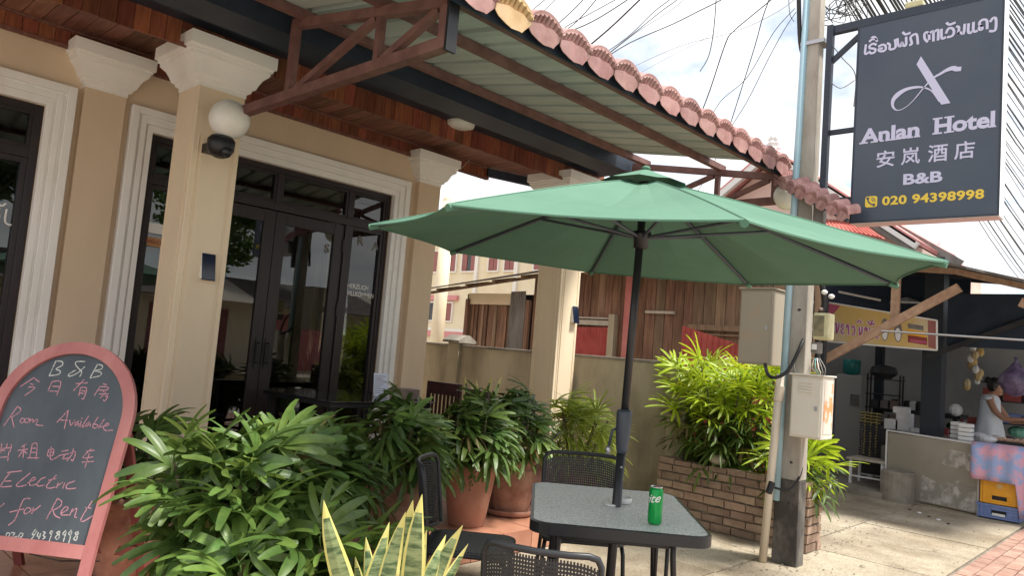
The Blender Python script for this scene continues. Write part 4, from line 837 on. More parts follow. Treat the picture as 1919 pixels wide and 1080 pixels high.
ribbon(mb, smooth_path([(.148, .18), (.166, .17), (.172, .152)], 3), .005, OX, (0, -1, 0), (0, 0, 1), (-1, 0, 0), .0045); ribbon(mb, smooth_path([(.146, .167), (.155, .162), (.159, .150)], 3), .005, OX, (0, -1, 0), (0, 0, 1), (-1, 0, 0), .0045)
put('phone_glyph', mb, 'sign_face', SG)
put('hanging_arm', MB().beam((SX+.07, 2.14, 4.085), (SX+.07, .95, 4.085), .05, .06), 'gutter', SG)
put('brace', MB().beam((SX+.06, 2.13, 3.83), (SX+.06, 1.86, 4.05), .03, .035), 'gutter', SG)
put('hanging_arm', MB().beam((SX+.07, 2.14, 3.27), (SX+.07, 1.92, 3.27), .03, .035), 'gutter', SG); put('hanging_arm', MB().beam((SX+.07, 2.14, 2.74), (SX+.07, 1.92, 2.74), .03, .03), 'gutter', SG)
put('wall_rail', MB().beam((SX+.05, 2.14, 2.35), (SX+.05, 2.14, 4.12), .045, .05), 'gutter', SG)
o = put('lamp_fitting', MB().box(SX+.05, SX+.12, 1.50, 1.62, 4.118, 4.17), 'meter', bevel=.012); tag(o, 'small yellowed lamp fitting on top of the hotel sign', 'lamp')
cable([at(1560, 85, 5.7), at(1580, 110, 5.7), at(1603, 140, 5.7), at(1600, 200, 5.7)], .004, 'cable_grey', 'thin wire hanging from the sign arm to the sign side')
cable([at(1553, 150, 5.7), at(1575, 165, 5.7), at(1602, 150, 5.7)], .004, 'cable_grey', 'thin drooping wire between the pole and the sign side', name='wire', cat='wire')
cable([at(1545, 240, 5.7), at(1549, 300, 5.7), at(1541, 345, 5.7)], .005, 'cable', 'thin black wire along the lower sign rail', name='wire', cat='wire')

# ------------------------------------------------------------------ overhead wires
k = 0
WL = ['thin black overhead wire rising from the tile edge at upper centre', 'grey overhead wire crossing the clouds toward the pole', 'black overhead wire sagging left of the utility pole']
def owire(px, r, m='cable', d0=9., d1=7., label=None, grp='service wires fanning out to the utility pole'):
    n_ = len(px); pts = [at(x, y, d0+(d1-d0)*i/(n_-1)) for i, (x, y) in enumerate(px)]
    o = put('overhead_wire', MB().tube(smooth_path(pts, 4), r, 4), m); tag(o, label, 'wire', grp); return o
Wd = [
 ([(930, 35), (962, 10), (1000, -25)], .006, 'first short black wire from the left above the red tile edge'),
 ([(955, 55), (1022, -2), (1080, -50)], .006, 'second black wire from the left above the red tile edge'),
 ([(975, 60), (1040, 0), (1100, -60)], .005, 'thin wire just right of the second wire from the left above the tiles'),
 ([(1020, 65), (1045, 45), (1092, 0), (1130, -50)], .007, 'wire rising steeply from the fourth red tile in view'),
 ([(1030, 75), (1075, 45), (1116, 0), (1150, -50)], .007, 'wire meeting its neighbour above the fifth red tile'),
 ([(1035, 72), (1060, 50), (1100, 28), (1155, -2), (1220, -40)], .006, 'wavy wire in the bunch above the fifth red tile'),
 ([(1030, 80), (1060, 62), (1110, 40), (1170, 3), (1230, -40)], .008, 'lowest wavy black wire in the bunch above the fifth red tile'),
 ([(1080, 105), (1140, 55), (1200, -2), (1250, -50)], .013, 'thickest straight black wire rising over the middle of the awning'),
 ([(1110, 115), (1175, 70), (1225, 22), (1256, -2), (1300, -40)], .006, 'upper wire of the triple above the middle of the awning'),
 ([(1115, 120), (1178, 70), (1240, 20), (1270, -2), (1310, -40)], .006, 'middle wire of the triple above the middle of the awning'),
 ([(1120, 118), (1190, 62), (1250, 24), (1285, -4), (1330, -40)], .004, 'faint lowest wire of the triple above the middle of the awning'),
 ([(1120, 118), (1180, 80), (1260, 45), (1310, 20), (1350, 0), (1400, -30)], .007, 'long wavy black wire sloping up across the clouds'),
 ([(1150, 143), (1240, 100), (1300, 78), (1380, 58), (1460, 20), (1510, -20)], .0035, 'faint long grey wire crossing the middle clouds'),
 ([(1180, 147), (1270, 98), (1330, 68), (1400, 30), (1450, -8)], .0025, 'faintest grey wire crossing the upper clouds'),
 ([(1341, -20), (1342, 0), (1337, 60), (1328, 105), (1312, 133)], .006, 'short loose wire end dangling in the sky above the awning'),
 ([(1305, 235), (1330, 170), (1360, 80), (1375, 58), (1410, 28), (1450, -5), (1500, -50)], .008, 'long kinked black wire rising to the pole from the red tiles'),
 ([(1320, 245), (1350, 190), (1400, 145), (1450, 60), (1490, 15)], .005, 'thin black wire right of the kinked wire'),
 ([(1363, 250), (1390, 165), (1415, 85), (1430, 30), (1445, -10)], .006, 'dark wire crossing the paler ones left of the pole'),
 ([(1365, 245), (1400, 190), (1440, 110), (1470, 55), (1492, 22)], .005, 'nearest wire left of the pole bending under the blue cloud gap'),
 ([(1478, -10), (1480, 25), (1488, 40)], .005, 'short dark wire stub at the top left of the pole'),
 ([(1300, 370), (1325, 330), (1345, 290)], .004, 'short thin wire glimpsed through the far truss'),
 ([(830, 345), (850, 330), (880, 300)], .004, 'short thin wire in the sky gap above the umbrella tip')]
for px, r, lb in Wd: owire(px, r*.8, 'cable' if r > .004 else 'cable_grey', label=lb, d0=(7.6 if px[0][0] > 900 else 12), d1=6.6)
for i in range(40):
    f_ = i/39; j = rnd.uniform(-4, 4)
    x0 = 1572+f_*330+j; y0 = -14
    x1 = 1945+f_*170+rnd.uniform(-10, 10); y1 = 575-f_*330+rnd.uniform(-14, 14)
    p0 = at(x0, y0, 6.9); p1 = at(x1, y1, 21); pts = []
    for q in range(7):
        t_ = q/6; t2 = t_; P_ = p0.lerp(p1, t2); P_.z -= 4*t_*(1-t_)*(.16+rnd.uniform(-.03, .05)); pts.append(P_)
    o = put('overhead_cable', MB().tube(pts, rnd.choice((.006, .008, .011, .013)), 4), 'cable'); tag(o, 'black overhead cable in the dense bundle running behind the hotel sign', 'cable', 'dense cable bundle behind the sign')
for i in range(9):
    a = rnd.uniform(1555, 1600); pts = [at(a+rnd.uniform(-32, 32), rnd.uniform(-20, 48), 6.3+rnd.uniform(-.2, .2)) for _ in range(6)]
    o = put('tangled_wire', MB().tube(smooth_path(pts, 4), .004, 4), 'cable'); tag(o, 'loose black wire in the tangle at the top of the pole', 'wire', 'tangle of wires at the pole top')
# ------------------------------------------------------------------ food stall across the lane
struct('stall_floor', MB().box(9.72, 14, 2.72, 5.2, -.02, .07), 'concrete_dark'); struct('stall_ground', MB().box(10.0, 14, -1, 2.715, -.02, .02), 'concrete_dark')
ST = thing('food_stall', 'open street food stall with sagging sheet roof, dark posts and grey rear wall', 'stall', (11, 2.5, 0))
R = [(8.5, .6, 2.36), (8.5, 1.3, 2.47), (8.5, 1.95, 2.65), (8.5, 3.7, 2.80)]; Rb = [(13.6, .2, 2.72), (13.6, 1.2, 2.9), (13.6, 2.2, 3.1), (13.6, 4.6, 3.3)]
for i in range(3):
    for k_ in range(4):
        f0, f1 = k_/4, (k_+1)/4; L_ = lambda a, b, f: Vector(a).lerp(Vector(b), f)
        p = [L_(R[i], R[i+1], f0), L_(R[i], R[i+1], f1), L_(Rb[i], Rb[i+1], f1), L_(Rb[i], Rb[i+1], f0)]
        mb = MB(); q = [v+Vector((0, 0, .025)) for v in p]; mb.quad(*p); mb.quad(*q[::-1]); 
        for a in range(4): mb.quad(p[a], p[(a+1) % 4], q[(a+1) % 4], q[a])
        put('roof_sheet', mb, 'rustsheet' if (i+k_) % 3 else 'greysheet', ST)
for f_ in (.08, .4, .75):
    a = [Vector(R[i]).lerp(Vector(Rb[i]), f_)-Vector((0, 0, .05)) for i in range(4)]
    for i in range(3): put('purlin', MB().beam(a[i], a[i+1], .05, .06), 'stallwood' if f_ < .1 else 'stalldark', ST)
put('rear_wall', MB().box(13.0, 13.1, -.8, 5.2, 0, 2.6), 'stallwall', ST); put('side_wall', MB().box(10.6, 13, 5.0, 5.1, 0, 2.8), 'stallwall', ST)
for (x, y, w_) in ((10.35, 2.49, .12), (12.0, 3.62, .06), (12.2, 2.98, .04), (11.8, .4, .07), (9.9, .2, .08)):
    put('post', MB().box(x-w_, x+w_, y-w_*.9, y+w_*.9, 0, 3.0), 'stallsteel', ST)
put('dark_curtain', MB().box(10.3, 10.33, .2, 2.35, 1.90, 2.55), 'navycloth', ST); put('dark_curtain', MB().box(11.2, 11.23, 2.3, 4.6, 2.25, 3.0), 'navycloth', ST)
put('brace', MB().beam((8.8, 3.34, 1.55), (8.78, 1.90, 2.45), .09, .06, up=(1, 0, 0)), 'stallwood', ST); put('hanger', MB().beam((8.84, 2.53, 2.08), (8.84, 2.53, 2.62), .085, .05, up=(1, 0, 0)), 'stallwood', ST)
put('hanger', MB().beam((8.75, 1.36, 2.30), (8.75, 1.18, 2.22), .09, .07, up=(1, 0, 0)), 'stallwood', ST)
put('brace', MB().beam((10.25, 2.55, 1.75), (10.25, 1.5, 2.25), .06, .05, up=(1, 0, 0)), 'stalldark', ST)
put('rail', MB().tube([(8.7, 2.62, 1.955), (8.7, .9, 1.91)], .012, 8), 'galv', ST)
put('tube_light', MB().tube([at(1572, 547, 10.2), at(1650, 563, 10.2)], .016, 8), 'whitepaint', ST)
put('shade', MB().lathe([(.02, .08), (.22, .0), (.21, -.01)], at(1700, 568, 10.3), 18), 'foam', ST)
# banner
TL, BL, BR, TRr = [onX(*q, 9.4) for q in ((1546, 566), (1546, 640), (1756, 657), (1756, 601))]
BN = thing('banner', 'yellow and magenta Lao food banner hanging under the stall roof', 'banner', (9.4, 2.9, 1.9))
put('banner_sheet', MB().prism([(0, 0), ((TRr-TL).y, (TRr-TL).z), ((BR-TL).y, (BR-TL).z), ((BL-TL).y, (BL-TL).z)], TL, (0, 1, 0), (0, 0, 1), (.012, 0, 0)), 'banner', BN)
def bp(u, v): a = TL.lerp(TRr, u); b = BL.lerp(BR, u); return a.lerp(b, v)
def bpoly(uv, m, nm, t=.004): put(nm, MB().quad(*[bp(*q)-Vector((t, 0, 0)) for q in uv]), m, BN)
mb = MB()
for a, b in ((TL, TRr), (BL, BR), (TL, BL), (TRr, BR)): mb.beam(a-Vector((.004, 0, 0)), b-Vector((.004, 0, 0)), .016, .016, up=(1, 0, 0))
put('banner_rim', mb, 'foam', BN)
bpoly([(.0, .03), (.15, .04), (.10, .22), (.05, .35), (.0, .30)], 'banner_mag', 'magenta_patch')
bpoly([(.76, .42), (.91, .44), (.91, .62), (.76, .60)], 'crate_y', 'price_box'); bpoly([(.76, .60), (.92, .62), (.92, .86), (.76, .82)], 'stallred', 'price_box', .005); bpoly([(.78, .72), (.915, .74), (.915, .83), (.78, .80)], 'banner_mag', 'price_box', .006)
bpoly([(.76, .24), (.89, .25), (.89, .40), (.76, .38)], 'greysheet', 'photo_print'); bpoly([(.925, .04), (.99, .04), (.99, .96), (.93, .92)], 'shutter', 'photo_print')
for cu_ in (.56, .675):
    put('food_photo', MB().quad(*[bp(cu_+.035*math.cos(rad(a)), .52+.33*math.sin(rad(a)))-Vector((.005, 0, 0)) for a in range(0, 360, 24)]), 'greysheet', BN)
    put('food_photo', MB().quad(*[bp(cu_+.024*math.cos(rad(a)), .62+.2*math.sin(rad(a)))-Vector((.007, 0, 0)) for a in range(0, 360, 24)]), 'foam', BN)
glyph = {'m': [(.0, 0), (.05, .2), (.05, .85), (.2, 1), (.7, .8), (.75, 0)], 'n': [(.0, .1), (.1, 0), (.2, .2), (.2, .9), (.3, 1), (.7, .5), (.8, 0)], 'l': [(.7, .2), (.3, .0), (.1, .3), (.6, .5), (.1, .7), (.3, 1), (.7, .9)], 'a': [(.1, .3), (.3, 0), (.6, .1), (.6, 1)], 'w': [(.1, .3), (.4, 0), (.8, .3), (.7, .9), (.2, 1)], 'g': [(.1, .1), (.2, .9), (.5, 1), (.7, .5), (.7, 0)]}
for col_, wd_, off in (('foam', .032, .006), ('banner_txt', .018, .008)):
    mb = MB(); u = .055
    def stroke(pts, wd_=wd_):
        P = [bp(*p) for p in pts]
        P = [Vector((TL.y-p.y, p.z)) for p in P]; ribbon(mb, smooth_path(P, 2), wd_, (9.4, TL.y, 0), (0, -1, 0), (0, 0, 1), (-1, 0, 0), off)
    for ch in 'mnlaw gaml':
        if ch != ' ': stroke([(u+.042*a, .50+.25*b+u*.08) for a, b in glyph[ch]])
        u += .05 if ch != ' ' else .02
    stroke([(.31, .42), (.33, .36), (.35, .42)]); stroke([(.41, .36), (.43, .44), (.45, .30)]); stroke([(.44, .42), (.47, .40)])
    put('lao_lettering', mb, col_, BN)
# counter
CT = thing('stall_counter', 'cream panelled stall counter with peeling paint and steel top', 'counter', (10, 2.4, 0))
A0, A1 = Vector((10.1, 2.93, 0)), Vector((9.83, 1.88, 0)); ca = (A1-A0).normalized(); cn = Vector((-ca.y, ca.x, 0)); cn = cn if cn.x < 0 else -cn; Lc = (A1-A0).length
put('front_panel', MB().prism([(0, .015), (Lc, .015), (Lc, .78), (0, .80)], A0, ca, (0, 0, 1), -cn*.03), 'counter', CT); put('worn_patch', MB().prism([(Lc*.40, .03), (Lc*.99, .03), (Lc*.98, .30), (Lc*.8, .34), (Lc*.6, .27), (Lc*.42, .33)], A0+cn*.002, ca, (0, 0, 1), -cn*.001), 'counter_worn', CT)
put('worn_patch', MB().prism([(Lc*.62, .50), (Lc*.95, .46), (Lc*.96, .66), (Lc*.7, .68)], A0+cn*.002, ca, (0, 0, 1), -cn*.001), 'counter_worn', CT)
put('white_edge', MB().beam(A0+Vector((0, 0, .80)), A1+Vector((0, 0, .785)), .02, .018).beam(A0+Vector((0, 0, .0)), A0+Vector((0, 0, .8)), .018, .018).beam(A1, A1+Vector((0, 0, .78)), .018, .018), 'foam', CT)
put('counter_top', MB().prism([(0, 0), (Lc, 0), (Lc, .9), (0, .9)], A0+Vector((0, 0, .775)), ca, -cn, (0, 0, .02)), 'galv', CT)
put('side_panel', MB().prism([(0, 0), (.9, 0), (.9, .77), (0, .77)], A0+cn*-.0, -cn, (0, 0, 1), ca*.02), 'counter', CT)
def top(px, py, dz=0): return onZ(px, py, .795+dz)
def mini(name, mb, m, label, cat, grp=None, smooth=False, bevel=0): return tag(put(name, mb, m, smooth=smooth, bevel=bevel), label, cat, grp)
# foam boxes & bags
for k_, (px, py) in enumerate(((1795, 822), (1810, 826))):
    p = top(px, py)
    for j in range(4): mini('foam_box', MB().box(p.x-.08, p.x+.08, p.y-.07, p.y+.07, p.z+j*.05, p.z+j*.05+.045), 'foam', ['bottom', 'second', 'third', 'top'][j]+' foam food box in the '+['left', 'right'][k_]+' stack on the stall counter', 'box', 'foam boxes on the counter', bevel=.012)
for k_, (px, py, r) in enumerate(((1835, 822, .07), (1852, 830, .075), (1868, 826, .06), (1843, 808, .06))):
    p = top(px, py); mini('wrapped_pack', MB().sphere((p.x, p.y, p.z+r*.5), r, 9, 6, (1, 1.2, .6)), 'bag_white', 'white plastic wrapped pack on the counter, '+['leftmost', 'middle', 'rightmost', 'rear'][k_]+' of four', 'bag', 'white packs on the counter')
p = top(1787, 806); mini('green_bag', MB().sphere((p.x, p.y, p.z+.05), .09, 9, 6, (1, 1.1, .7)), 'leaf_deep', 'dark green bag of leaves on the left end of the counter', 'bag')
p = onZ(1908, 810, .86); mini('green_plastic_bag', MB().sphere((p.x, p.y, p.z), .10, 10, 7, (1, 1.3, .8)), 'greenbag', 'pale green plastic bag beside the vendor hands', 'bag')
tr = top(1880, 832); t = thing('sausage_tray', 'tray of pale grilled sausages at the front of the stall counter', 'tray', tr); put('tray', MB().box(tr.x-.15, tr.x+.2, tr.y-.30, tr.y+.16, tr.z, tr.z+.03), 'dark_misc', t)
for i in range(13): put('sausage', MB().tube([(tr.x-.12, tr.y+.12-i*.03, tr.z+.045), (tr.x+.02, tr.y+.10-i*.03, tr.z+.05+rnd.random()*.02)], .013, 6), 'sausage', t)
for i in range(5):
    p = top(1893+i*5, 812); mini('meat_tray', MB().box(p.x+.0+i*.02, p.x+.22+i*.02, p.y-.12, p.y+.02, p.z+i*.02, p.z+.03+i*.02), ('stallred', 'shutter', 'dark_misc', 'stallred', 'sausage')[i], ['dark red meat tray nearest the sausages', 'maroon meat tray second from the sausages', 'black tray among the meat trays', 'red meat tray second from the right edge', 'pale meat tray at the right edge of the stall'][i], 'tray')
p = top(1882, 822); mini('wooden_stick', MB().beam((p.x, p.y, p.z), (p.x+.05, p.y+.08, p.z+.22), .025, .02), 'sausage', 'pinkish wooden stick leaning up from the counter goods', 'stick')
p = top(1768, 815); mini('red_knife_block', MB().box(p.x, p.x+.06, p.y-.05, p.y+.01, p.z, p.z+.08), 'stallred', 'small red container near the black post on the counter', 'container')
for i in range(7):
    p = onZ(1775+rnd.uniform(-12, 40), 790+rnd.uniform(-6, 8), .85); mini('bottle', MB().lathe([(.025, 0), (.028, .1), (.012, .14), (.012, .17)], (p.x+.35, p.y, .80), 10), rnd.choice(['dark_misc', 'foam', 'leaf_deep', 'stallred']), 'small sauce bottle among the clutter beside the black post', 'bottle', 'sauce bottles behind the counter')
# side goods shelf behind woman
sh_ = onX(1885, 735, 12.4)
t = thing('goods_shelf', 'shelf of dark red boxes behind the vendor', 'shelf', (12.4, sh_.y, 0))
for i, z in enumerate((.95, 1.25, 1.5)): put('shelf_board', MB().box(12.2, 12.6, sh_.y-.5, sh_.y+.28, z, z+.02), 'stalldark', t)
for i in range(6): mini('red_box', MB().box(12.2, 12.45, sh_.y+.24-(i % 3)*.25-.2, sh_.y+.24-(i % 3)*.25, 1.27 if i < 3 else .97, 1.43 if i < 3 else 1.10), 'stallred' if i < 4 else 'crate_b', ['left', 'middle', 'right'][i % 3]+(' box on the upper' if i < 3 else ' box on the lower')+' shelf behind the vendor', 'box', 'boxes on the vendor shelf')
p = onX(1886, 690, 12.3); mini('silver_tin', MB().lathe([(.14, 0), (.15, .06), (.1, .08)], (p.x, p.y, 1.52), 14), 'galv', 'silver pan on top of the red boxes behind the vendor', 'pan')
p = onX(1903, 715, 9.9); o = mini('purple_bag', MB().lathe([(.02, -.17), (.10, -.14), (.17, -.02), (.15, .06), (.06, .16), (.015, .22), (.02, .27)], p, 12), 'purple', 'translucent purple bag hanging at the right edge of the stall', 'bag', smooth=True)
p = onX(1826, 690, 12.2); t = thing('hanging_bunch', 'yellow green bunch of packets hanging on the grey wall behind the vendor', 'bunch', p)
for i in range(12): put('packet', MB().sphere((p.x+rnd.uniform(-.06, .06), p.y+rnd.uniform(-.09, .09), p.z+.28-i*.05), .05, 7, 5, (1, 1, 1.3)), 'banner' if i % 3 else 'foam', t)
put('string', MB().tube([(p.x, p.y, p.z+.3), (p.x, p.y, p.z+.6)], .005, 4), 'cable', t)
# dispenser / fridge
p = onX(1588, 800, 12.3); t = thing('water_dispenser', 'white dispenser with teal water bottle on top at the back of the stall', 'dispenser', (12.3, p.y, .07))
put('body', MB().box(12.2, 12.5, p.y-.22, p.y+.17, .07, 1.46), 'fridge', t, bevel=.02); put('tap_panel', MB().box(12.19, 12.2, p.y-.2, p.y-.06, .98, 1.16), 'greysheet', t); put('water_bottle', MB().lathe([(.05, 0), (.13, .03), (.135, .22), (.12, .24), (.03, .25)], (12.32, p.y-.02, 1.46), 18), 'teal', t, smooth=True)
# black rack, fan, bead curtain, table
p = onX(1655, 745, 11.6); t = thing('black_rack', 'black wire rack with a covered basket at the back of the stall', 'rack', (11.6, p.y, .07))
for dy in (-.22, .22): put('upright', MB().tube([(11.6, p.y+dy, .07), (11.6, p.y+dy, 1.50), (11.75, p.y+dy, 1.5), (11.75, p.y+dy, .07)], .012, 6), 'black', t)
for z in (.8, 1.0, 1.2, 1.42): put('rack_shelf', MB().box(11.58, 11.78, p.y-.24, p.y+.24, z, z+.015), 'black', t)
put('basket', MB().lathe([(.10, 0), (.19, .08), (.16, .17), (.04, .2)], (11.68, p.y+.03, 1.44), 14), 'dark_misc', t); 
for i in range(6): put('packet', MB().box(11.62, 11.74, p.y-.19+(i % 3)*.13, p.y-.09+(i % 3)*.13, .815+.2*(i//3), .93+.2*(i//3)), ('napkin', 'greysheet', 'dark_misc')[i % 3], t)
p = onX(1631, 815, 10.5); t = thing('bead_strings', 'black hanging strings of gold flecked beads at the stall entrance', 'beads', (10.5, p.y, .3))
for i in range(11):
    y = p.y-.12+i*.024; zt = .98-.004*i; mb = MB()
    for j in range(18 if i % 2 else 15): mb.sphere((10.5+rnd.uniform(-.01, .01), y+rnd.uniform(-.004, .004), zt-j*.036), .013, 6, 4)
    put('bead_string', mb, 'beads' if i in (2, 5, 8) else 'black', t)
for j in range(4): put('gold_strip', MB().beam((10.47, p.y-.13, .97-j*.04), (10.47, p.y+.13, .98-j*.04), .008, .012), 'beads', t)
t = thing('stall_table', 'dark side table with white boxes left of the black post', 'table', (10.7, 3.0, .07))
put('table_top', MB().box(10.5, 11.1, 2.65, 3.35, .76, .79), 'stalldark', t); put('cloth_front', MB().box(10.5, 10.52, 2.66, 3.34, .1, .76), 'dark_misc', t)
for i, (y, z, h) in enumerate(((3.02, .79, .13), (2.88, .79, .22), (2.92, 1.01, .08))): mini('white_box', MB().box(10.55, 10.75, y-.08, y+.08, z, z+h), 'bag_white', ['low white box on the dark side table', 'tall white box on the dark side table', 'small white carton on top of the tall white box'][i], 'box')
p = onX(1716, 797, 10.6); mini('roll', MB().lathe([(.055, 0), (.055, .05)], (10.58, p.y, .79), 16), 'foam', 'white round roll on the side table beside the post', 'roll')
for i in range(6):
    p = onX(1680+i*11, 745+rnd.uniform(-8, 6), 12.0); mini('kitchen_pot', MB().lathe([(.07, 0), (.08, .1), (.05, .13)], (p.x, p.y, 1.02), 12), ('dark_misc', 'galv', 'dark_misc', 'foam', 'dark_misc', 'greysheet')[i], ['blackened pot at the left of the rear bench', 'steel pot second on the rear bench', 'dark pot at the middle of the rear bench', 'white jar on the rear bench', 'dark pot near the post on the rear bench', 'grey pot nearest the post on the rear bench'][i], 'pot')
mini('rear_bench', MB().box(11.8, 12.3, 2.5, 3.6, .96, 1.02).box(11.85, 11.9, 2.55, 2.6, .07, .96).box(11.85, 11.9, 3.5, 3.55, .07, .96), 'stalldark', 'dark rear cooking bench holding the pots', 'bench')
mini('red_bundle', MB().box(11.5, 11.8, 2.0, 2.35, .8, 1.02), 'stallred', 'dark red bundle behind the counter left of the vendor', 'bundle'); p = onX(1790, 758, 11.5); mini('white_pack', MB().sphere((11.4, p.y-.03, 1.10), .085, 9, 6), 'bag_white', 'white plastic pack behind the counter left of the vendor', 'bag')
mini('cooking_table', MB().box(11.3, 12.0, 1.9, 2.6, .76, .80).box(11.35, 11.4, 1.95, 2.0, .02, .76).box(11.35, 11.4, 2.5, 2.55, .02, .76), 'stalldark', 'dark table behind the counter under the white pack', 'table')
# stool, stump
p = onX(1632, 870, 10.3); t = thing('low_table', 'low table with worn wooden top and white legs at the stall edge', 'table', (10.3, p.y, .0))
put('table_top', MB().box(10.1, 10.5, p.y-.24, p.y+.24, .37, .40), 'oldboard', t, bevel=.006)
for dx in (-.17, .17):
    for dy in (-.19, .19): put('leg', MB().box(10.3+dx-.015, 10.3+dx+.015, p.y+dy-.015, p.y+dy+.015, .07, .37), 'foam', t)
put('stretcher', MB().box(10.12, 10.14, p.y-.19, p.y+.19, .16, .18).box(10.46, 10.48, p.y-.19, p.y+.19, .16, .18).box(10.14, 10.46, p.y-.01, p.y+.01, .16, .18), 'foam', t)
mini('tin_box', MB().box(10.35, 10.5, p.y-.23, p.y-.1, .41, .58), 'greysheet', 'small grey tin standing on the right of the low table', 'tin')
mini('concrete_stump', MB().lathe([(.185, -.01), (.19, .05), (.185, .33), (.175, .345)], (9.86, 2.72, 0), 22), 'concrete_dark', 'short round mossy concrete stump before the stall counter', 'stump')
# crates
def crate(x0, x1, y0, y1, z0, z1, m, label):
    t = thing('crate', label, 'crate', ((x0+x1)/2, (y0+y1)/2, z0)); a = .02
    mb = MB().box(x0, x1, y0, y0+a, z0, z1).box(x0, x1, y1-a, y1, z0, z1).box(x1-a, x1, y0+a, y1-a, z0, z1).box(x0, x1, y0+a, y1-a, z0, z0+a)
    hz = z0+(z1-z0)*.62; m_ = (y0+y1)/2; hh = .035
    mb.box(x0, x0+a, y0+a, y1-a, z0+a, z0+.045).box(x0, x0+a, y0+a, m_-.07, z0+.045, z0+.09).box(x0, x0+a, m_+.07, y1-a, z0+.045, z0+.09).box(x0, x0+a, y0+a, y1-a, z0+.09, z1)
    put('crate_body', mb, m, t, bevel=.004); put('rim', MB().box(x0-.01, x1+.01, y0-.01, y0+.005, z1-.02, z1+.005).box(x0-.01, x1+.01, y1-.005, y1+.01, z1-.02, z1+.005).box(x0-.01, x0+.005, y0+.005, y1-.005, z1-.02, z1+.005).box(x1-.005, x1+.01, y0+.005, y1-.005, z1-.02, z1+.005), m, t)
    for yy in (y0+.03, y1-.05): put('rib', MB().box(x0-.006, x0-.001, yy, yy+.02, z0+.01, z1-.02), m, t)
    put('inside', MB().box(x0+.03, x1-.03, y0+.03, y1-.03, z0+.03, z0+.10), 'dark_misc', t); return t
c1 = crate(9.70, 10.0, 1.46, 1.86, .015, .16, 'crate_b', 'low blue plastic crate on the ground beside the counter'); put('white_emblem', MB().box(9.694, 9.699, 1.60, 1.72, .05, .075), 'foam', c1)
c2 = crate(9.71, 9.99, 1.48, 1.84, .17, .47, 'crate_y', 'orange yellow drinks crate stacked on the blue crate'); put('round_emblem', MB().tube([(9.706, 1.66, .37), (9.709, 1.66, .37)], .03, 14), 'banner', c2)
mb = MB(); nU, nV = 16, 9
for i in range(nU+1):
    for j in range(nV+1):
        u = i/nU; v = j/nV; y = 1.93-u*.62; s_ = v*.62
        if s_ < .24: x, z = 9.93-s_+.0, .815-.02*math.sin(u*9)*v
        else: x, z = 9.66-.015*math.sin(u*22)-.02*v, .80-(s_-.24)*(1.0 if u < .72 else 1.9)
        mb.v.append((x, y, z))
for i in range(nU):
    for j in range(nV): a = i*(nV+1)+j; mb.face((a, a+1, a+nV+2, a+nV+1))
o = put('draped_cloth', mb, 'cloth', smooth=True); tag(o, 'blue and pink patterned cloth draped over the end of the stall table', 'cloth'); sm_ = o.modifiers.new('t', 'SOLIDIFY'); sm_.thickness = .004
mini('end_table', MB().box(9.72, 10.6, 1.0, 1.88, .765, .79).box(9.75, 9.8, 1.02, 1.07, .0, .765).box(10.5, 10.55, 1.02, 1.07, .0, .765).box(10.5, 10.55, 1.8, 1.85, .0, .765), 'stalldark', 'end table of the stall under the patterned cloth', 'table')
for i in range(5):
    p = onZ(1705+i*18, 953+i*7+rnd.uniform(0, 5), 0); mini('litter', MB().sphere((p.x, p.y, .008), .014+.006*(i % 2), 6, 4, (1, 1.3, .5)), 'foam' if i % 2 else 'dark_misc', 'scrap of litter on the pavement before the stall counter', 'litter', 'litter scraps before the counter')

gm = MB()
for i in range(420):
    x = rnd.uniform(4.8, 10.5); y = rnd.choice([rnd.uniform(1.45, 3.5), rnd.gauss(2.5, .05), rnd.gauss(2.28, .05)]); s_ = rnd.uniform(.003, .009)
    gm.prism([(s_*math.cos(a_*1.257)*rnd.uniform(.6, 1.2), s_*math.sin(a_*1.257)*rnd.uniform(.6, 1.2)) for a_ in range(5)], (x, y, .002), (1, 0, 0), (0, 1, 0), (0, 0, s_*.6))
o = put('grit', gm, 'earth'); o['kind'] = 'stuff'; o['label'] = 'scattered grit and crumbs on the concrete pavement'
for i, (x, y) in enumerate(((5.4, 1.75), (6.1, 1.9), (6.9, 2.1), (7.3, 1.7), (5.15, 2.9), (5.9, 1.55), (8.4, 2.9), (7.8, 2.6))):
    a_ = rnd.uniform(0, 6); o = link('fallen_leaf', MB().quad((-.03, 0, 0), (0, -.010, .004), (.03, 0, .001), (0, .010, .004)).mesh('fallen_leaf', 'napkin')); o.location = (x, y, .006); o.rotation_euler = (0, 0, a_); tag(o, 'brown fallen leaf lying on the concrete pavement', 'leaf', 'fallen leaves on the pavement')

# ------------------------------------------------------------------ the vendor
def skin_body(name, verts, edges, radii, m, parent, sub=2):
    me = bpy.data.meshes.new(name); me.from_pydata([tuple(v) for v in verts], edges, []); o = bpy.data.objects.new(name, me); COL.objects.link(o)
    me.materials.append(M[m]); sk_ = o.modifiers.new('skin', 'SKIN'); sk_.use_smooth_shade = True
    for i, r in enumerate(radii): me.skin_vertices[0].data[i].radius = (r, r) if not isinstance(r, tuple) else r
    me.skin_vertices[0].data[0].use_root = True
    ss = o.modifiers.new('sub', 'SUBSURF'); ss.levels = sub; ss.render_levels = sub
    dg = bpy.context.evaluated_depsgraph_get(); m2 = bpy.data.meshes.new_from_object(o.evaluated_get(dg)); m2.name = name
    for p in m2.polygons: p.use_smooth = True
    bpy.data.objects.remove(o); b = link(name, m2, parent); return b
WMN = thing('person', 'woman with dark bun and pale sleeveless top reaching over the stall goods', 'person', (11.45, 2.1, .02), rz=0)
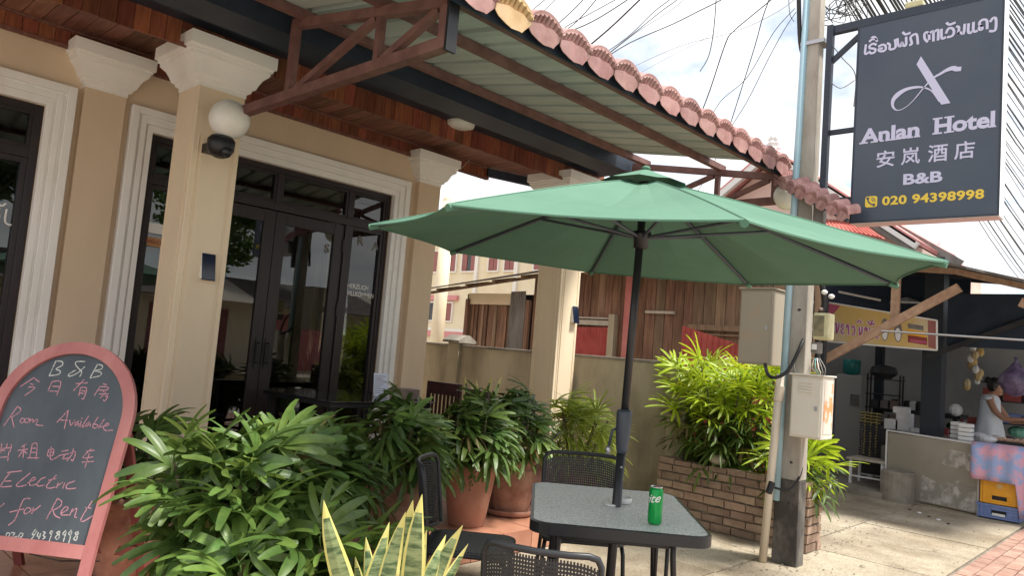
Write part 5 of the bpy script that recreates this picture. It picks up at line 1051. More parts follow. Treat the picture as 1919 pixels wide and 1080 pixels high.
# local frame: she faces -Y, a little toward the camera (-X)
V = [(0, 0, .93), (0, -.01, 1.08), (0, -.015, 1.24), (0, -.03, 1.335), (-.005, -.05, 1.39), (-.01, -.07, 1.445), (-.01, -.075, 1.50),
     (-.14, -.03, 1.30), (-.165, -.10, 1.16), (-.175, -.20, 1.06), (-.16, -.34, 1.075), (-.15, -.43, 1.085),
     (.14, -.03, 1.30), (.16, -.12, 1.16), (.15, -.22, 1.03), (.05, -.34, 1.03), (-.02, -.42, 1.04),
     (-.08, 0, .86), (-.085, -.02, .48), (-.085, .0, .08), (-.085, -.1, .035), (.08, 0, .86), (.085, -.01, .48), (.085, .02, .08), (.085, -.08, .035)]
Eg = [(0, 1), (1, 2), (2, 3), (3, 4), (4, 5), (5, 6), (3, 7), (7, 8), (8, 9), (9, 10), (10, 11), (3, 12), (12, 13), (13, 14), (14, 15), (15, 16), (0, 17), (17, 18), (18, 19), (19, 20), (0, 21), (21, 22), (22, 23), (23, 24)]
Rr = [(.13, .10), (.115, .09), (.125, .09), (.07, .06), .042, (.068, .078), (.062, .072), .05, .042, .034, .027, .022, .05, .042, .034, .027, .022, .08, .052, .035, .025, .08, .052, .035, .025]
skin_body('body', V, Eg, Rr, 'skin', WMN)
hd = Vector((-.01, -.085, 1.475))
fa = MB().sphere(hd, .088, 18, 12, (.86, 1.0, 1.22)); fa.sphere(hd+Vector((0, -.088, -.018)), .014, 8, 6, (.8, 1.2, 1.3)); fa.sphere(hd+Vector((0, -.03, -.085)), .045, 10, 6, (.9, 1, .7))
for s_ in (-1, 1): fa.sphere(hd+Vector((s_*.074, .008, -.01)), .02, 8, 6, (.4, .8, 1.3))
put('face', fa, 'skin', WMN, smooth=True, local=True)
put('hair', MB().sphere(hd+Vector((0, .022, .022)), .097, 18, 12, (.93, .93, 1.13)).sphere(hd+Vector((0, .10, .085)), .045, 12, 8), 'hair', WMN, smooth=True, local=True)
put('eye', MB().sphere(hd+Vector((-.032, -.079, .0)), .009, 8, 6), 'hair', WMN, local=True); put('eye', MB().sphere(hd+Vector((.032, -.079, .0)), .009, 8, 6), 'hair', WMN, local=True)
put('mouth', MB().sphere(hd+Vector((0, -.086, -.052)), .016, 8, 5, (1.3, .4, .4)), 'stallred', WMN, local=True)
dr = MB(); nn = 22; rows = [(.10, 1.365, 0), (.145, 1.30, .0), (.15, 1.22, .2), (.16, 1.10, .5), (.185, .98, .9), (.215, .86, 1.2), (.235, .76, 1.3)]
for r, z, f_ in rows:
    for j in range(nn):
        a = 2*math.pi*j/nn; q = r*(1+.05*f_*math.sin(a*7+z*3)); dr.v.append((q*math.cos(a)*1.02, q*math.sin(a)*.80-.015, z+.0*math.sin(a)))
for i in range(len(rows)-1):
    for j in range(nn): dr.face((i*nn+j, i*nn+(j+1) % nn, (i+1)*nn+(j+1) % nn, (i+1)*nn+j))
for s_ in (-1, 1): dr.sphere((s_*.125, -.015, 1.315), .06, 10, 7, (1, 1, .6))
put('sleeveless_top', dr, 'dress', WMN, smooth=True, local=True)
for hx, hy, hz, s_ in ((-.15, -.44, 1.085, -1), (-.03, -.43, 1.04, 1)):
    hb = MB().sphere((hx, hy-.03, hz), .034, 10, 7, (.9, 1.25, .5))
    for k_ in range(4): hb.tube([(hx-.024+k_*.016, hy-.055, hz), (hx-.026+k_*.017, hy-.09-.006*(k_ in (1, 2)), hz-.012), (hx-.026+k_*.017, hy-.105, hz-.035)], [.0085, .008, .006], 6)
    hb.tube([(hx+s_*-.028, hy-.015, hz), (hx+s_*-.045, hy-.045, hz-.012), (hx+s_*-.036, hy-.07, hz-.022)], [.01, .009, .007], 6); put('hand', hb, 'skin', WMN, smooth=True, local=True)
put('skirt', MB().lathe([(.14, .90), (.17, .8), (.19, .5), (.2, .3)], (0, 0, 0), 18), 'dark_misc', WMN, local=True)
p = Vector((11.45, 2.1, .02))+Vector((-.09, -.55, 1.07)); mini('food_packet', MB().box(p.x-.03, p.x+.03, p.y-.03, p.y+.03, p.z-.02, p.z+.09), 'sausage', 'small packet of food held in the hands of the vendor', 'packet', bevel=.008)
WMN.scale = (.97, .97, .97)

# ------------------------------------------------------------------ plants
def leaflet(mb, o, yaw, L_, W_, droop, up0, tip=.45, seg=7, pleat=.12):
    k_ = len(mb.v); d = Vector((math.cos(yaw), math.sin(yaw), 0)); s_ = Vector((-d.y, d.x, 0))
    prof = [.28, .68, .92, 1.0, 1.0, .95, .82, tip]
    for i in range(seg+1):
        t = i/seg; h = up0*L_*t - droop*L_*t*t; q = o+d*(L_*t*math.sqrt(max(.1, 1-(droop*t)**2*.35)))+Vector((0, 0, h)); w_ = W_*prof[i]/2
        for f_, hh in ((1, 2.2), (.5, .5), (0, 0), (-.5, .5), (-1, 2.2)): mb.v.append(tuple(q+s_*w_*f_+Vector((0, 0, w_*pleat*(hh+(.9 if abs(f_) == .5 else 0))))))
    for i in range(seg):
        for j in range(4): a = k_+i*5+j; mb.face((a, a+1, a+6, a+5))
def fan(seed, n, L_, W_, pet, m, droop=.5, spread=200, tip=.45):
    r = random.Random(seed); mb = MB(); e = Vector((pet, 0, -.10*pet)); mb.tube([(0, 0, 0), (pet*.5, 0, .02), e], .0028, 4)
    for i in range(n):
        f_ = (i/(n-1)-.5) if n > 1 else 0; yw = rad(f_*spread+r.uniform(-5, 5)); l = L_*(1-.28*abs(f_)*2*.9)*r.uniform(.88, 1.08)
        leaflet(mb, e, yw, l, W_*r.uniform(.8, 1.1), droop*r.uniform(.6, 1.5), r.uniform(.0, .30), tip)
    return mb.mesh('leaf', m, smooth=True)
FANS = {}
def fans(key, m, n, L_, W_, pet, droop, spread=200, tip=.45, cnt=6):
    FANS[key] = [fan(hash(key) % 1000 if False else sum(map(ord, key))*7+i, n+(i % 3)-1, L_, W_, pet, m, droop, spread, tip) for i in range(cnt)]
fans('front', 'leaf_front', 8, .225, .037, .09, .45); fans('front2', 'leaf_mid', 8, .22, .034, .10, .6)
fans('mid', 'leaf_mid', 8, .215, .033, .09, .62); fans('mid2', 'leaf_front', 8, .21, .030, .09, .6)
fans('dry', 'leaf_dry', 6, .20, .022, .09, .8, cnt=3)
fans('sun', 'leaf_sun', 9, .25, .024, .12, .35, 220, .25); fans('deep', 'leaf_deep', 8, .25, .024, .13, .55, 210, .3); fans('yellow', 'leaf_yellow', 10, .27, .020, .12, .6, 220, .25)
def palm(root, c, nleaf, height, rad_, keys, seed, canes=7, zmin=.15, topkey=None, sc=(.85, 1.15), flat=1., topfrac=.7):
    r = random.Random(seed); c = Vector(c); B_ = Vector(WM[root.name]); cs = []
    for i in range(canes):
        a = i*2.399; q = rad_*.42*math.sqrt((i+.5)/canes); foot = c+Vector((q*math.cos(a)*flat, q*math.sin(a), 0)); lean = Vector((math.cos(a)*flat, math.sin(a), 0))*rad_*.55*math.sqrt((i+.5)/canes)
        hh = height*r.uniform(.72, 1.0); tp = foot+lean+Vector((0, 0, hh)); cs.append((foot, tp))
        put('cane', MB().tube([foot, foot.lerp(tp, .5)+lean*-.1, tp], .007, 5), 'stem', root)
    for i in range(nleaf):
        foot, tp = cs[i % canes]; u = ((i//canes)+r.random())/(nleaf/canes); u = min(1, u); p = foot.lerp(tp, zmin+(1-zmin)*u)
        yaw = i*2.399+r.uniform(-.5, .5); pitch = rad(-18+84*u**1.4+r.uniform(-14, 14)); key = keys[0] if r.random() < .6 else keys[-1]
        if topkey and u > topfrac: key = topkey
        if r.random() < .035: key = 'dry'
        o = link('leaf', r.choice(FANS[key]), root); o.location = p-B_; o.rotation_euler = (r.uniform(-.6, .6), -pitch, yaw); s_ = r.uniform(*sc); o.scale = (s_, s_, s_)
def pot(c, rt, rb, h, m, label, style=0, saucer=False):
    c = Vector(c); t = thing('potted_palm', label, 'potted palm', c, 'terracotta pots of lady palm along the terrace')
    pr = [(rb*.96, 0), (rb, .01), (rb+(rt-rb)*.5, h*.5), (rt*.96, h*.86), (rt*.97, h*.87), (rt*1.03, h*.885), (rt*1.04, h*.985), (rt*1.02, h), (rt*.93, h), (rt*.91, h*.93)] if style == 0 else \
         [(rb*.9, 0), (rb*.98, .02), (rt*1.02, h*.55), (rt*1.03, h*.68), (rt*.97, h*.80), (rt*.99, h*.82), (rt*.94, h*.84), (rt*.92, h*.90), (rt*1.0, h*.92), (rt*1.0, h), (rt*.88, h), (rt*.86, h*.93)]
    put('pot', MB().lathe(pr, c, 36), m, t, smooth=True)
    if saucer: put('saucer', MB().lathe([(rb*1.1, 0), (rb*1.3, .01), (rb*1.42, .045), (rb*1.36, .05), (rb*1.2, .02)], c-Vector((0, 0, .004)), 30), 'terracotta', t, smooth=True)
    put('soil', MB().lathe([(.01, h*.915), (rt*.9, h*.92)], c, 20), 'soil', t); return t
def pp(px, py, z): q = onZ(px, py, z); return q
# foreground palms
c = at(440, 1010, 2.95); c.z = .0; t = pot(c, .20, .15, .40, 'terracotta', 'nearest big lady palm with broad glossy leaves beside the chalkboard'); palm(t, c+Vector((0, 0, .34)), 160, .57, .27, ('front', 'front2'), 11, canes=10)
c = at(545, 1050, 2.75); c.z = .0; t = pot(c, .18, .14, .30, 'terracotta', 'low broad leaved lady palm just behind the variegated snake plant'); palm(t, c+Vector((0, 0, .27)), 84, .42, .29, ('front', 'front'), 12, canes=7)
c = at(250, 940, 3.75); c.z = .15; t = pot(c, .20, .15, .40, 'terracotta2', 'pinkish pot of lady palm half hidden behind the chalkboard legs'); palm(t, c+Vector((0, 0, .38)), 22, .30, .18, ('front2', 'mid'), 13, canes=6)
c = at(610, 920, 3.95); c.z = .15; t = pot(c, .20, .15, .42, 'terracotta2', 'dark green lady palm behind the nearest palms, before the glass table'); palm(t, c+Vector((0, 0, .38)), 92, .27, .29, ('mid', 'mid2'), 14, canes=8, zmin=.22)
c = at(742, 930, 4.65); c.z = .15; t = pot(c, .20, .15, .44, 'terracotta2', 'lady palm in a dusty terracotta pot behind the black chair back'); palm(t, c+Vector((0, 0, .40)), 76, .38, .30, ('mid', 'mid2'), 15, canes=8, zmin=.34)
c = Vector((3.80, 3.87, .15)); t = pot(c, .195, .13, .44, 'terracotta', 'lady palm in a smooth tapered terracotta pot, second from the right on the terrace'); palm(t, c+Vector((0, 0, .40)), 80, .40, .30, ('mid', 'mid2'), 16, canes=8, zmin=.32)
mb = MB()
for i in range(16):
    a = rnd.uniform(-.045, .045); p = Vector((3.80-.11+a, 3.87-.155, .15+.44-.02-rnd.random()*.14)); mb.sphere(p, .009, 5, 4, (1, .4, 1))
put('hanging_creeper', mb, 'leaf_mid', t)
c = Vector((4.36, 3.98, .155)); t = pot(c, .19, .155, .42, 'terracotta2', 'lady palm in a ribbed weathered pot on a saucer, rightmost on the terrace', 1, True); palm(t, c+Vector((0, 0, .38)), 76, .44, .30, ('mid2', 'mid'), 17, canes=8, zmin=.32)
c = at(1076, 900, 6.55); c.z = 0; t = pot(c, .21, .16, .52, 'terracotta', 'airy yellow green palm in a terracotta pot beside the far column', 1); palm(t, c+Vector((0, 0, .48)), 66, .46, .36, ('yellow', 'yellow'), 18, canes=8)
# small dark plant between
c = Vector((4.86, 4.16, .0)); t = thing('dark_leaved_plant', 'small dark plant with maroon upright leaves and silver spotted leaves', 'potted plant', c)
put('pot', MB().lathe([(.11, 0), (.15, .3), (.155, .5), (.14, .5)], c, 24), 'terracotta2', t, smooth=True); put('soil', MB().lathe([(.01, .48), (.14, .485)], c, 14), 'soil', t)
def big_leaf(L_, W_, m, bend=.5, n_=7):
    mb = MB()
    for i in range(n_+1):
        u = i/n_; w_ = W_*math.sin(math.pi*min(1, u*.93+.07))**.8/2; z = L_*(u-bend*u*u*.6); x = L_*bend*u*u*.8
        mb.v += [(x, w_, z+.15*w_), (x, 0, z), (x, -w_, z+.15*w_)]
    for i in range(n_): a = i*3; mb.face((a, a+1, a+4, a+3)); mb.face((a+1, a+2, a+5, a+4))
    return mb.mesh('leaf', m)
dl = [big_leaf(.32, .09, 'darkred_leaf', .2), big_leaf(.26, .10, 'darkred_leaf', .5)]; al = [big_leaf(.30, .11, 'agl_leaf', .8), big_leaf(.26, .10, 'agl_leaf', 1.0)]
for i in range(12):
    o = link('leaf', rnd.choice(dl if i % 2 else al), t); o.location = Vector((0, 0, .5)); o.rotation_euler = (rnd.uniform(-.2, .2), rnd.uniform(.1, .5), rad(rnd.uniform(0, 360)) if i > 3 else rad(180+rnd.uniform(-60, 60))); o.scale = (1.2,)*3
# snake plants
def blade(seed, L_, W_, curl=.1):
    r = random.Random(seed); mb = MB(); n_ = 12; tw = r.uniform(-.5, .5)
    for i in range(n_+1):
        u = i/n_; w_ = W_*(.62+.75*u-.15*u*u if u < .55 else 1.0*max(.02, (1-((u-.5)/.5)**2.4)))/2; w_ = min(w_, W_/2)
        a = tw*u; s_ = Vector((math.cos(a), math.sin(a), 0)); nrm_ = Vector((-s_.y, s_.x, 0)); c_ = Vector((curl*L_*u*u+.012*math.sin(u*4+seed*2), .028*math.sin(u*5+seed), L_*u)); e = .74
        for q, f_ in ((-1, .5), (-e, .12), (0, -.1), (e, .12), (1, .5)): mb.v.append(tuple(c_+s_*(w_*q)+nrm_*(w_*f_*.55)))
    for i in range(n_):
        for j in range(4): mb.k = 1 if j in (0, 3) or i == n_-1 else 0; a = i*5+j; mb.face((a, a+1, a+6, a+5))
    return mb.mesh('leaf', ['snake_core', 'snake_edge'])
bl_ = [blade(i, .62+.05*(i % 3), .072+.010*(i % 3), (.05, .12, .2, .0, .16)[i % 5]) for i in range(7)]
c = at(735, 1150, 2.35); c.z = .0
t = thing('snake_plant', 'variegated snake plant with yellow edged upright leaves in the foreground', 'potted plant', c)
put('pot', MB().lathe([(.11, 0), (.15, .28), (.16, .285), (.16, .31), (.14, .31)], c, 28), 'terracotta', t, smooth=True); put('soil', MB().lathe([(.01, .29), (.14, .295)], c, 14), 'soil', t)
spots = [(600, 935), (605, 1010), (662, 985), (690, 1010), (705, 962), (748, 935), (772, 985), (783, 920), (800, 1000), (822, 1010), (740, 1000), (815, 975), (655, 1045), (760, 1030), (720, 1030)]
for i, (px, py) in enumerate(spots):
    tip_ = at(px, py, 2.35+rnd.uniform(-.10, .10)); foot = Vector((c.x, c.y, .27))+(tip_-c)*.28; foot.z = .27; d = tip_-foot; L_ = d.length
    o = link('leaf', bl_[i % 7], t); o.location = foot-c; o.rotation_mode = 'QUATERNION'; q = d.to_track_quat('Z', 'Y'); from mathutils import Quaternion
    face_ = Quaternion((0, 0, 1), rnd.uniform(-.5, .5)+rad(-46)); o.rotation_quaternion = Vector((0, 0, 1)).rotation_difference(d.normalized()) @ face_; k_ = L_/(.62+.05*((i % 7) % 3)); o.scale = (k_*.95, k_*.95, k_)
for c, lb, n_ in ((Vector((5.25, 5.35, .0)), 'narrow snake plant against the boundary wall behind the dark chairs', 9), (Vector((4.5, 7.2, .15)), 'tall narrow leaved plant inside behind the right pane', 8)):
    t = thing('snake_plant', lb, 'potted plant', c); put('pot', MB().lathe([(.1, 0), (.14, .3), (.13, .3)], c, 18), 'terracotta2', t, smooth=True)
    for i in range(n_):
        o = link('leaf', bl_[i % 7], t); a = i*2.4; o.location = Vector((.06*math.cos(a), .06*math.sin(a), .28)); o.rotation_euler = (rnd.uniform(-.25, .25), rnd.uniform(-.25, .25), a); o.scale = (.8, .8, 1.25)
# planter palms
PP = thing('planter_palm', 'dense bank of lady palms in the brick planter, upper leaves coloured a sunlit yellow green', 'palm', (6.6, 3.0, .5))
palm(PP, (6.40, 3.22, .50), 300, .98, .62, ('deep', 'deep'), 31, canes=20, topkey='sun', topfrac=.52, zmin=.06, flat=.62)  # upper leaves get the colour with sunlight painted in
PP2 = thing('planter_palm', 'lower palm clump in the brick planter behind the utility pole, leaves coloured a sunlit yellow', 'palm', (6.75, 2.6, .5))
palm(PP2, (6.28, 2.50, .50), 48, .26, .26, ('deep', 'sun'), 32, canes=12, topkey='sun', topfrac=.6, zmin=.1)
# drooping fronds right of the pole
# ------------------------------------------------------------------ chalkboard
BO = Vector((1.04906, 3.82777, .40359)); BU = Vector((.60731, -.79447, 0)); BV = Vector((.20562, .15718, .96593)); BN_ = BU.cross(BV)
CB = thing('chalkboard_sign', 'arched chalkboard A-frame with pink frame and handwritten room and rental notice', 'sign', (1.1, 3.8, .15))
uc, hw, hs = -.030, .302, .552
def arch(w_, z0, rise): return [(uc-w_, z0), (uc+w_, z0)]+[(uc+w_*math.cos(rad(a)), hs+rise*math.sin(rad(a))) for a in range(0, 181, 6)]
put('chalk_panel', MB().prism(arch(hw+.01, -.01, .308), BO-BN_*.012, BU, BV, BN_*.006), 'chalkboard', CB)
mb = MB(); inn = [(uc+hw*math.cos(rad(a)), hs+.300*math.sin(rad(a))) for a in range(0, 181, 5)]; out_ = [(uc+(hw+.058)*math.cos(rad(a)), hs+.358*math.sin(rad(a))) for a in range(0, 181, 5)]
inn = [(uc+hw, 0)]+inn+[(uc-hw, 0)]; out_ = [(uc+hw+.052, 0)]+out_+[(uc-hw-.052, 0)]
k0 = 0; nI = len(inn)
for lst in (inn, out_):
    for d in (-.012, .010):
        for u, v in lst: mb.v.append(tuple(BO+BU*u+BV*v+BN_*d))
for i in range(nI-1):
    a, b, c_, d = i, nI+i, 2*nI+i, 3*nI+i
    mb.face((b, b+1, d+1, d)); mb.face((a, c_, c_+1, a+1)); mb.face((a, a+1, b+1, b)); mb.face((c_, d, d+1, c_+1))
put('arch_frame', mb, 'board_frame', CB)
put('bottom_rail', MB().prism([(uc-hw, -.058), (uc+hw, -.058), (uc+hw, .0), (uc-hw, .0)], BO-BN_*.012, BU, BV, BN_*.0215), 'board_frame', CB)
for s_ in (-1, 1):
    ue = uc+s_*(hw+.026); put('leg', MB().prism([(ue-.026, 0), (ue+.026, 0), (ue+.034, -.27), (ue-.018, -.27)], BO-BN_*.012, BU, BV, BN_*.022), 'board_frame', CB)
    top_ = BO+BU*ue+BV*.50-BN_*.03; ft = BO+BU*(ue+s_*.0+.03)-BN_*.40; ft.z = .15
    put('rear_leg', MB().beam(top_, ft, .045, .02, up=BN_), 'board_rear', CB)
a = BO+BU*(uc-hw)-BN_*.34; b = BO+BU*(uc+hw+.03)-BN_*.34
for z in (.30, .62):
    k_ = (.50*.966+.40-z)/(.50*.966+.40-.15); off = .03+.37*k_; a = BO+BU*(uc-hw-.026)-BN_*off; b = BO+BU*(uc+hw+.05)-BN_*off; a.z = b.z = z; put('rear_rail', MB().beam(a, b, .02, .045), 'board_rear', CB)
put('stay_wire', MB().tube([BO+BU*(uc+.05)-BV*.06, BO+BU*(uc+.2)-BV*.075, BO+BU*(uc+.26)-BN_*.2-BV*.07], .003, 5), 'cable', CB)
for nm, data, m in (('white_chalk_writing', CHALK_WHITE, 'chalk_white'), ('pink_chalk_writing', CHALK_PINK, 'chalk_pink')):
    rows_ = {}
    for st in data:
        vm = sum(b for a, b in st)/len(st); key = [i for i, lim in enumerate((745, 645, 490, 360, 240, 95, -50)) if vm > lim][0]
        if key in (1, 3) or nm[0] == 'w': key = (key, round((sum(a for a, b in st)/len(st)+30)/(95 if key in (1, 3) else 90)) if key in (1, 3) or key == 0 else 0)
        else: key = (key, sum(a for a, b in st)/len(st) > (-60 if key != 5 else 20))
        pts = [(a/1000, b/1000) for a, b in st]; ribbon(rows_.setdefault(key, MB()), smooth_path(pts, 3) if len(pts) > 2 else pts, .0052, BO-BN_*.006, BU, BV, BN_, .0012)
    for mb in rows_.values(): put('chalk_lettering', mb, m, CB)

# ------------------------------------------------------------------ terrace furniture
t = thing('glass_table', 'dark glass topped dining table on the terrace before the doors', 'table', (3.5, 5.05, .15))
put('glass_top', MB().box(3.02, 4.02, 4.55, 5.60, .935, .945), 'tableglass_dark', t, bevel=.003); put('table_frame', MB().box(3.05, 3.99, 4.58, 5.57, .895, .934), 'blackmetal', t, bevel=.006)
for x in (3.10, 3.94):
    for y in (4.64, 5.50): put('leg', MB().box(x-.025, x+.025, y-.025, y+.025, .15, .895), 'blackmetal', t)
q = onZ(692, 735, .945)
t = thing('menu_stand', 'white printed menu card standing on the glass table', 'menu', (3.75, 5.1, .945))
m0 = Vector((3.74, 5.02, .946)); put('card', MB().prism([(0, 0), (.12, 0), (.12, .19), (0, .19)], m0, (.95, -.30, 0), (0, .12, .99), (.002, .004, 0)), 'paper', t)
mb = MB()
for i in range(9): ribbon(mb, [(.012, .165-i*.017), (.10-.02*(i % 3), .165-i*.017)], .004, m0, (.95, -.30, 0), (0, .12, .99), (-.3, -.95, .1), .002)
put('print_line', mb, 'greysheet', t)
o = put('napkin_box', MB().box(3.78, 3.98, 4.72, 4.86, .946, 1.03), 'napkin', bevel=.006); tag(o, 'brown wooden napkin box on the right of the glass table', 'box')
WC = simple_chair((4.25, 4.92, .15), rad(97), 'woodchair', 'dark slatted wooden chair at the right end of the glass table', 'dark wooden terrace chairs', h=.93)
c2 = copy_tree(WC); c2.location = (3.96, 4.28, .15); c2.rotation_euler = (0, 0, rad(72)); c2['label'] = 'dark wooden chair nearer the terracotta pots, only its top rail above the palms'

# patio table
TB = thing('patio_table', 'patio table with rippled glass top and dark metal rim under the umbrella', 'table', (2.86, 1.98, 0), rz=rad(40.8))
hx, hy = .47, .365; zt = .75
gl = MB().prism(rrect(-hx+.012, hx-.012, -hy+.012, hy-.012, .07, 8), (0, 0, zt-.008), (1, 0, 0), (0, 1, 0), (0, 0, .007)); put('glass_top', gl, 'tabletop', TB, local=True)
mb = MB(); oo = rrect(-hx, hx, -hy, hy, .085, 8); ii = rrect(-hx+.014, hx-.014, -hy+.014, hy-.014, .072, 8); n_ = len(oo)
for lst, z in ((oo, zt-.045), (oo, zt-.003), (ii, zt+.0005), (ii, zt-.045)):
    for u, v in lst: mb.v.append((u, v, z))
for r_ in range(4):
    for i in range(n_): a = r_*n_; b = ((r_+1) % 4)*n_; mb.face((a+i, a+(i+1) % n_, b+(i+1) % n_, b+i))
put('metal_rim', mb, 'blackmetal', TB, local=True)
for sx in (-1, 1):
    for sy in (-1, 1):
        put('leg', MB().tube([(sx*.27, sy*.24, zt-.045), (sx*.27, sy*.24, .62), (sx*.33, sy*.28, .0)], .0125, 10), 'blackmetal', TB, smooth=True, local=True)
        put('inner_leg', MB().tube([(sx*.14, sy*.24, zt-.045), (sx*.14, sy*.24, .30)], .009, 8), 'blackmetal', TB, smooth=True, local=True)
put('apron_ring', MB().tube([(a, b, .655) for a, b in rrect(-.27, .27, -.24, .24, .04)], .010, 8, closed=True), 'blackmetal', TB, smooth=True, local=True)
put('lower_ring', MB().tube([(a, b, .30) for a, b in rrect(-.30, .30, -.255, .255, .04)], .010, 8, closed=True), 'blackmetal', TB, smooth=True, local=True)
put('pole_collar', MB().lathe([(.027, 0), (.033, .002), (.033, .008), (.026, .010)], (0, 0, zt+.0), 20), 'ash', TB, local=True)
p = onZ(1176, 946, .75); o = put('ashtray', MB().lathe([(.038, 0), (.044, .004), (.046, .026), (.041, .027), (.037, .010), (.001, .009)], p+Vector((.0, .03, .002)), 26), 'ash', smooth=True); tag(o, 'small white ashtray behind the umbrella pole on the patio table', 'ashtray')
# can
p = onZ(1228, 984, .7525)+Vector((.012, .012, 0)); CN = thing('drink_can', 'tall green soft drink can on the patio table', 'can', p)
put('can_body', MB().lathe([(.024, .0), (.0285, .007), (.0290, .012), (.0290, .135), (.0245, .147)], p, 32), 'can_green', CN, smooth=True); put('can_lid', MB().lathe([(.0246, .147), (.0255, .150), (.0245, .152), (.0225, .1505), (.022, .147), (.001, .147)], p, 28), 'can_top', CN, smooth=True)
put('pull_tab', MB().box(p.x-.004, p.x+.012, p.y-.012, p.y+.004, p.z+.148, p.z+.1505), 'cap_red', CN)
me = text_mesh('Sprite', 'lettering', w=.125, h=.045, offset=.012, shear=.35)
bmm = bmesh.new(); bmm.from_mesh(me); bmesh.ops.triangulate(bmm, faces=bmm.faces[:]); bmesh.ops.subdivide_edges(bmm, edges=bmm.edges[:], cuts=2, use_grid_fill=True); bmesh.ops.triangulate(bmm, faces=bmm.faces[:]); bmm.to_mesh(me); bmm.free()
me.materials.append(M['whitepaint']); yaw_c = math.atan2(-p.y, -p.x)
for v in me.vertices:
    s_ = v.co.x-.104; a = yaw_c+s_/.0293; rr_ = .0296+ (.0003 if v.co.z > 0 else 0); v.co = Vector((rr_*math.cos(a), rr_*math.sin(a), .080+v.co.y+s_*.18))
o = link('lettering', me, CN)

# chairs
def patio_chair(loc, facing, label):
    t = thing('patio_chair', label, 'chair', loc, 'black perforated patio chairs', rz=facing-rad(90))
    # seat
    mb = MB().prism(rrect(-.215, .215, -.20, .22, .07, 6), (0, 0, .425), (1, 0, 0), (0, 1, 0), (0, 0, .014)); put('seat', mb, 'plastic', t, local=True, bevel=.004)
    rb = MB()
    for i in range(26): y = -.175+i*.0148; w_ = .19 if -.13 < y < .16 else .165; rb.box(-w_, w_, y, y+.007, .4392, .4435)
    put('seat_rib', rb, 'plastic', t, local=True); t.children[-1] if False else None
    put('seat_edge', MB().tube([(a, b, .430) for a, b in rrect(-.218, .218, -.203, .223, .07, 6)], .011, 8, closed=True), 'plastic', t, smooth=True, local=True)
    # curved back: lattice + rim
    def bk(u, v, d=0.):   # u -1..1, v 0..1
        return Vector((u*.225, -.235-.05*v+.060*u*u+d, .475+.345*v))
    def edge(u): return 1-.10*abs(u)**4
    lt = MB(); nu, nv = 38, 24
    for i in range(1, nu):
        u = -1+2*i/nu; vv = [bk(u, .04+.94*edge(u)*k_/8) for k_ in range(9)]
        for a, b in zip(vv, vv[1:]): lt.beam(a, b, .0068, .004, up=(0, 1, 0))
    for j in range(1, nv):
        v = j/nv; pts = [bk(-1+2*k_/12, .04+.94*v*(edge(-1+2*k_/12))) for k_ in range(13)]
        for a, b in zip(pts, pts[1:]): lt.beam(a, b, .004, .0078, up=(0, 0, 1))
    put('perforated_back', lt, 'plastic', t, local=True)
    rim = []
    for k_ in range(0, 13): rim.append(bk(-1+k_/6, 0))
    R_ = [bk(1, v) for v in (.2, .5, .8, .92)]; T_ = [bk(.94, 1.0), bk(.80, 1.03)]+[bk(u, 1.03) for u in (.5, 0, -.5)]+[bk(-.80, 1.03), bk(-.94, 1.0)]; L3 = [bk(-1, v) for v in (.92, .8, .5, .2)]
    put('back_rim', MB().tube(rim+R_+T_+L3, .0125, 8, closed=True), 'plastic', t, smooth=True, local=True)
    for s_ in (-1, 1):
        put('leg', MB().tube([(s_*.205, -.17, .42), (s_*.215, -.19, .36), (s_*.235, -.26, .0)], .0115, 10), 'blackmetal', t, smooth=True, local=True)
        put('leg', MB().tube([(s_*.205, .18, .42), (s_*.212, .205, .38), (s_*.23, .24, .0)], .0115, 10), 'blackmetal', t, smooth=True, local=True)
        put('back_support', MB().tube([(s_*.19, -.17, .42), (s_*.195, -.245, .45), (s_*.17, -.262, .62)], .014, 8), 'plastic', t, smooth=True, local=True)
    return t
patio_chair((2.68, 2.70, 0), rad(-50), 'black patio chair left of the glass table, seen edge on')
NEARC = patio_chair((2.02, 1.56, 0), rad(28), 'black patio chair nearest the camera, its perforated back at the frame bottom'); NEARC.location = (2.065, 1.655, -.0); NEARC.scale = (.86, .9, .955)
patio_chair((3.42, 2.56, 0), rad(222), 'black patio chair on the far side of the patio table')

# ------------------------------------------------------------------ umbrella
UM = thing('patio_umbrella', 'large open green patio umbrella with dark grey pole through the table', 'umbrella', (2.87, 1.96, 0))
uc_ = Vector((2.88, 1.93, 0)); RR = 1.255; ZR, ZA = 1.906, 2.262; ph0 = -.74+math.pi
def rimpt(i, r=1.0, tz=0):
    th = ph0-i*math.pi/4; x = RR*r*math.cos(th); y = RR*r*math.sin(th); return Vector((uc_.x+x, uc_.y+y, (ZR+.010*x+.04*y)))
apx = Vector((uc_.x, uc_.y, ZA))
cn_ = MB(); NR = 10; NS = 8
def canopy_pt(i, s_, r_):
    a = rimpt(i); b = rimpt(i+1); f_ = s_; e = a.lerp(b, f_); sc_ = 1-.045*4*f_*(1-f_)*r_; d = e-apx; q = apx+Vector((d.x*r_*sc_, d.y*r_*sc_, 0))
    hgt = d.z*(r_**1.12); q.z = apx.z+hgt-.035*math.sin(math.pi*f_)*math.sin(math.pi*min(1, r_*.95)) + .0035*math.sin(f_*19+i*2.1+r_*3)*math.sin(math.pi*r_)*math.sin(math.pi*f_)+.003*math.sin(r_*14+i*1.7)*math.sin(math.pi*f_); return q
for i in range(8):
    k_ = len(cn_.v)
    for j in range(NR+1):
        r_ = .10+.90*j/NR
        for l in range(NS+1): cn_.v.append(tuple(canopy_pt(i, l/NS, r_)))
    for j in range(NR):
        for l in range(NS): a = k_+j*(NS+1)+l; cn_.face((a, a+1, a+NS+2, a+NS+1))
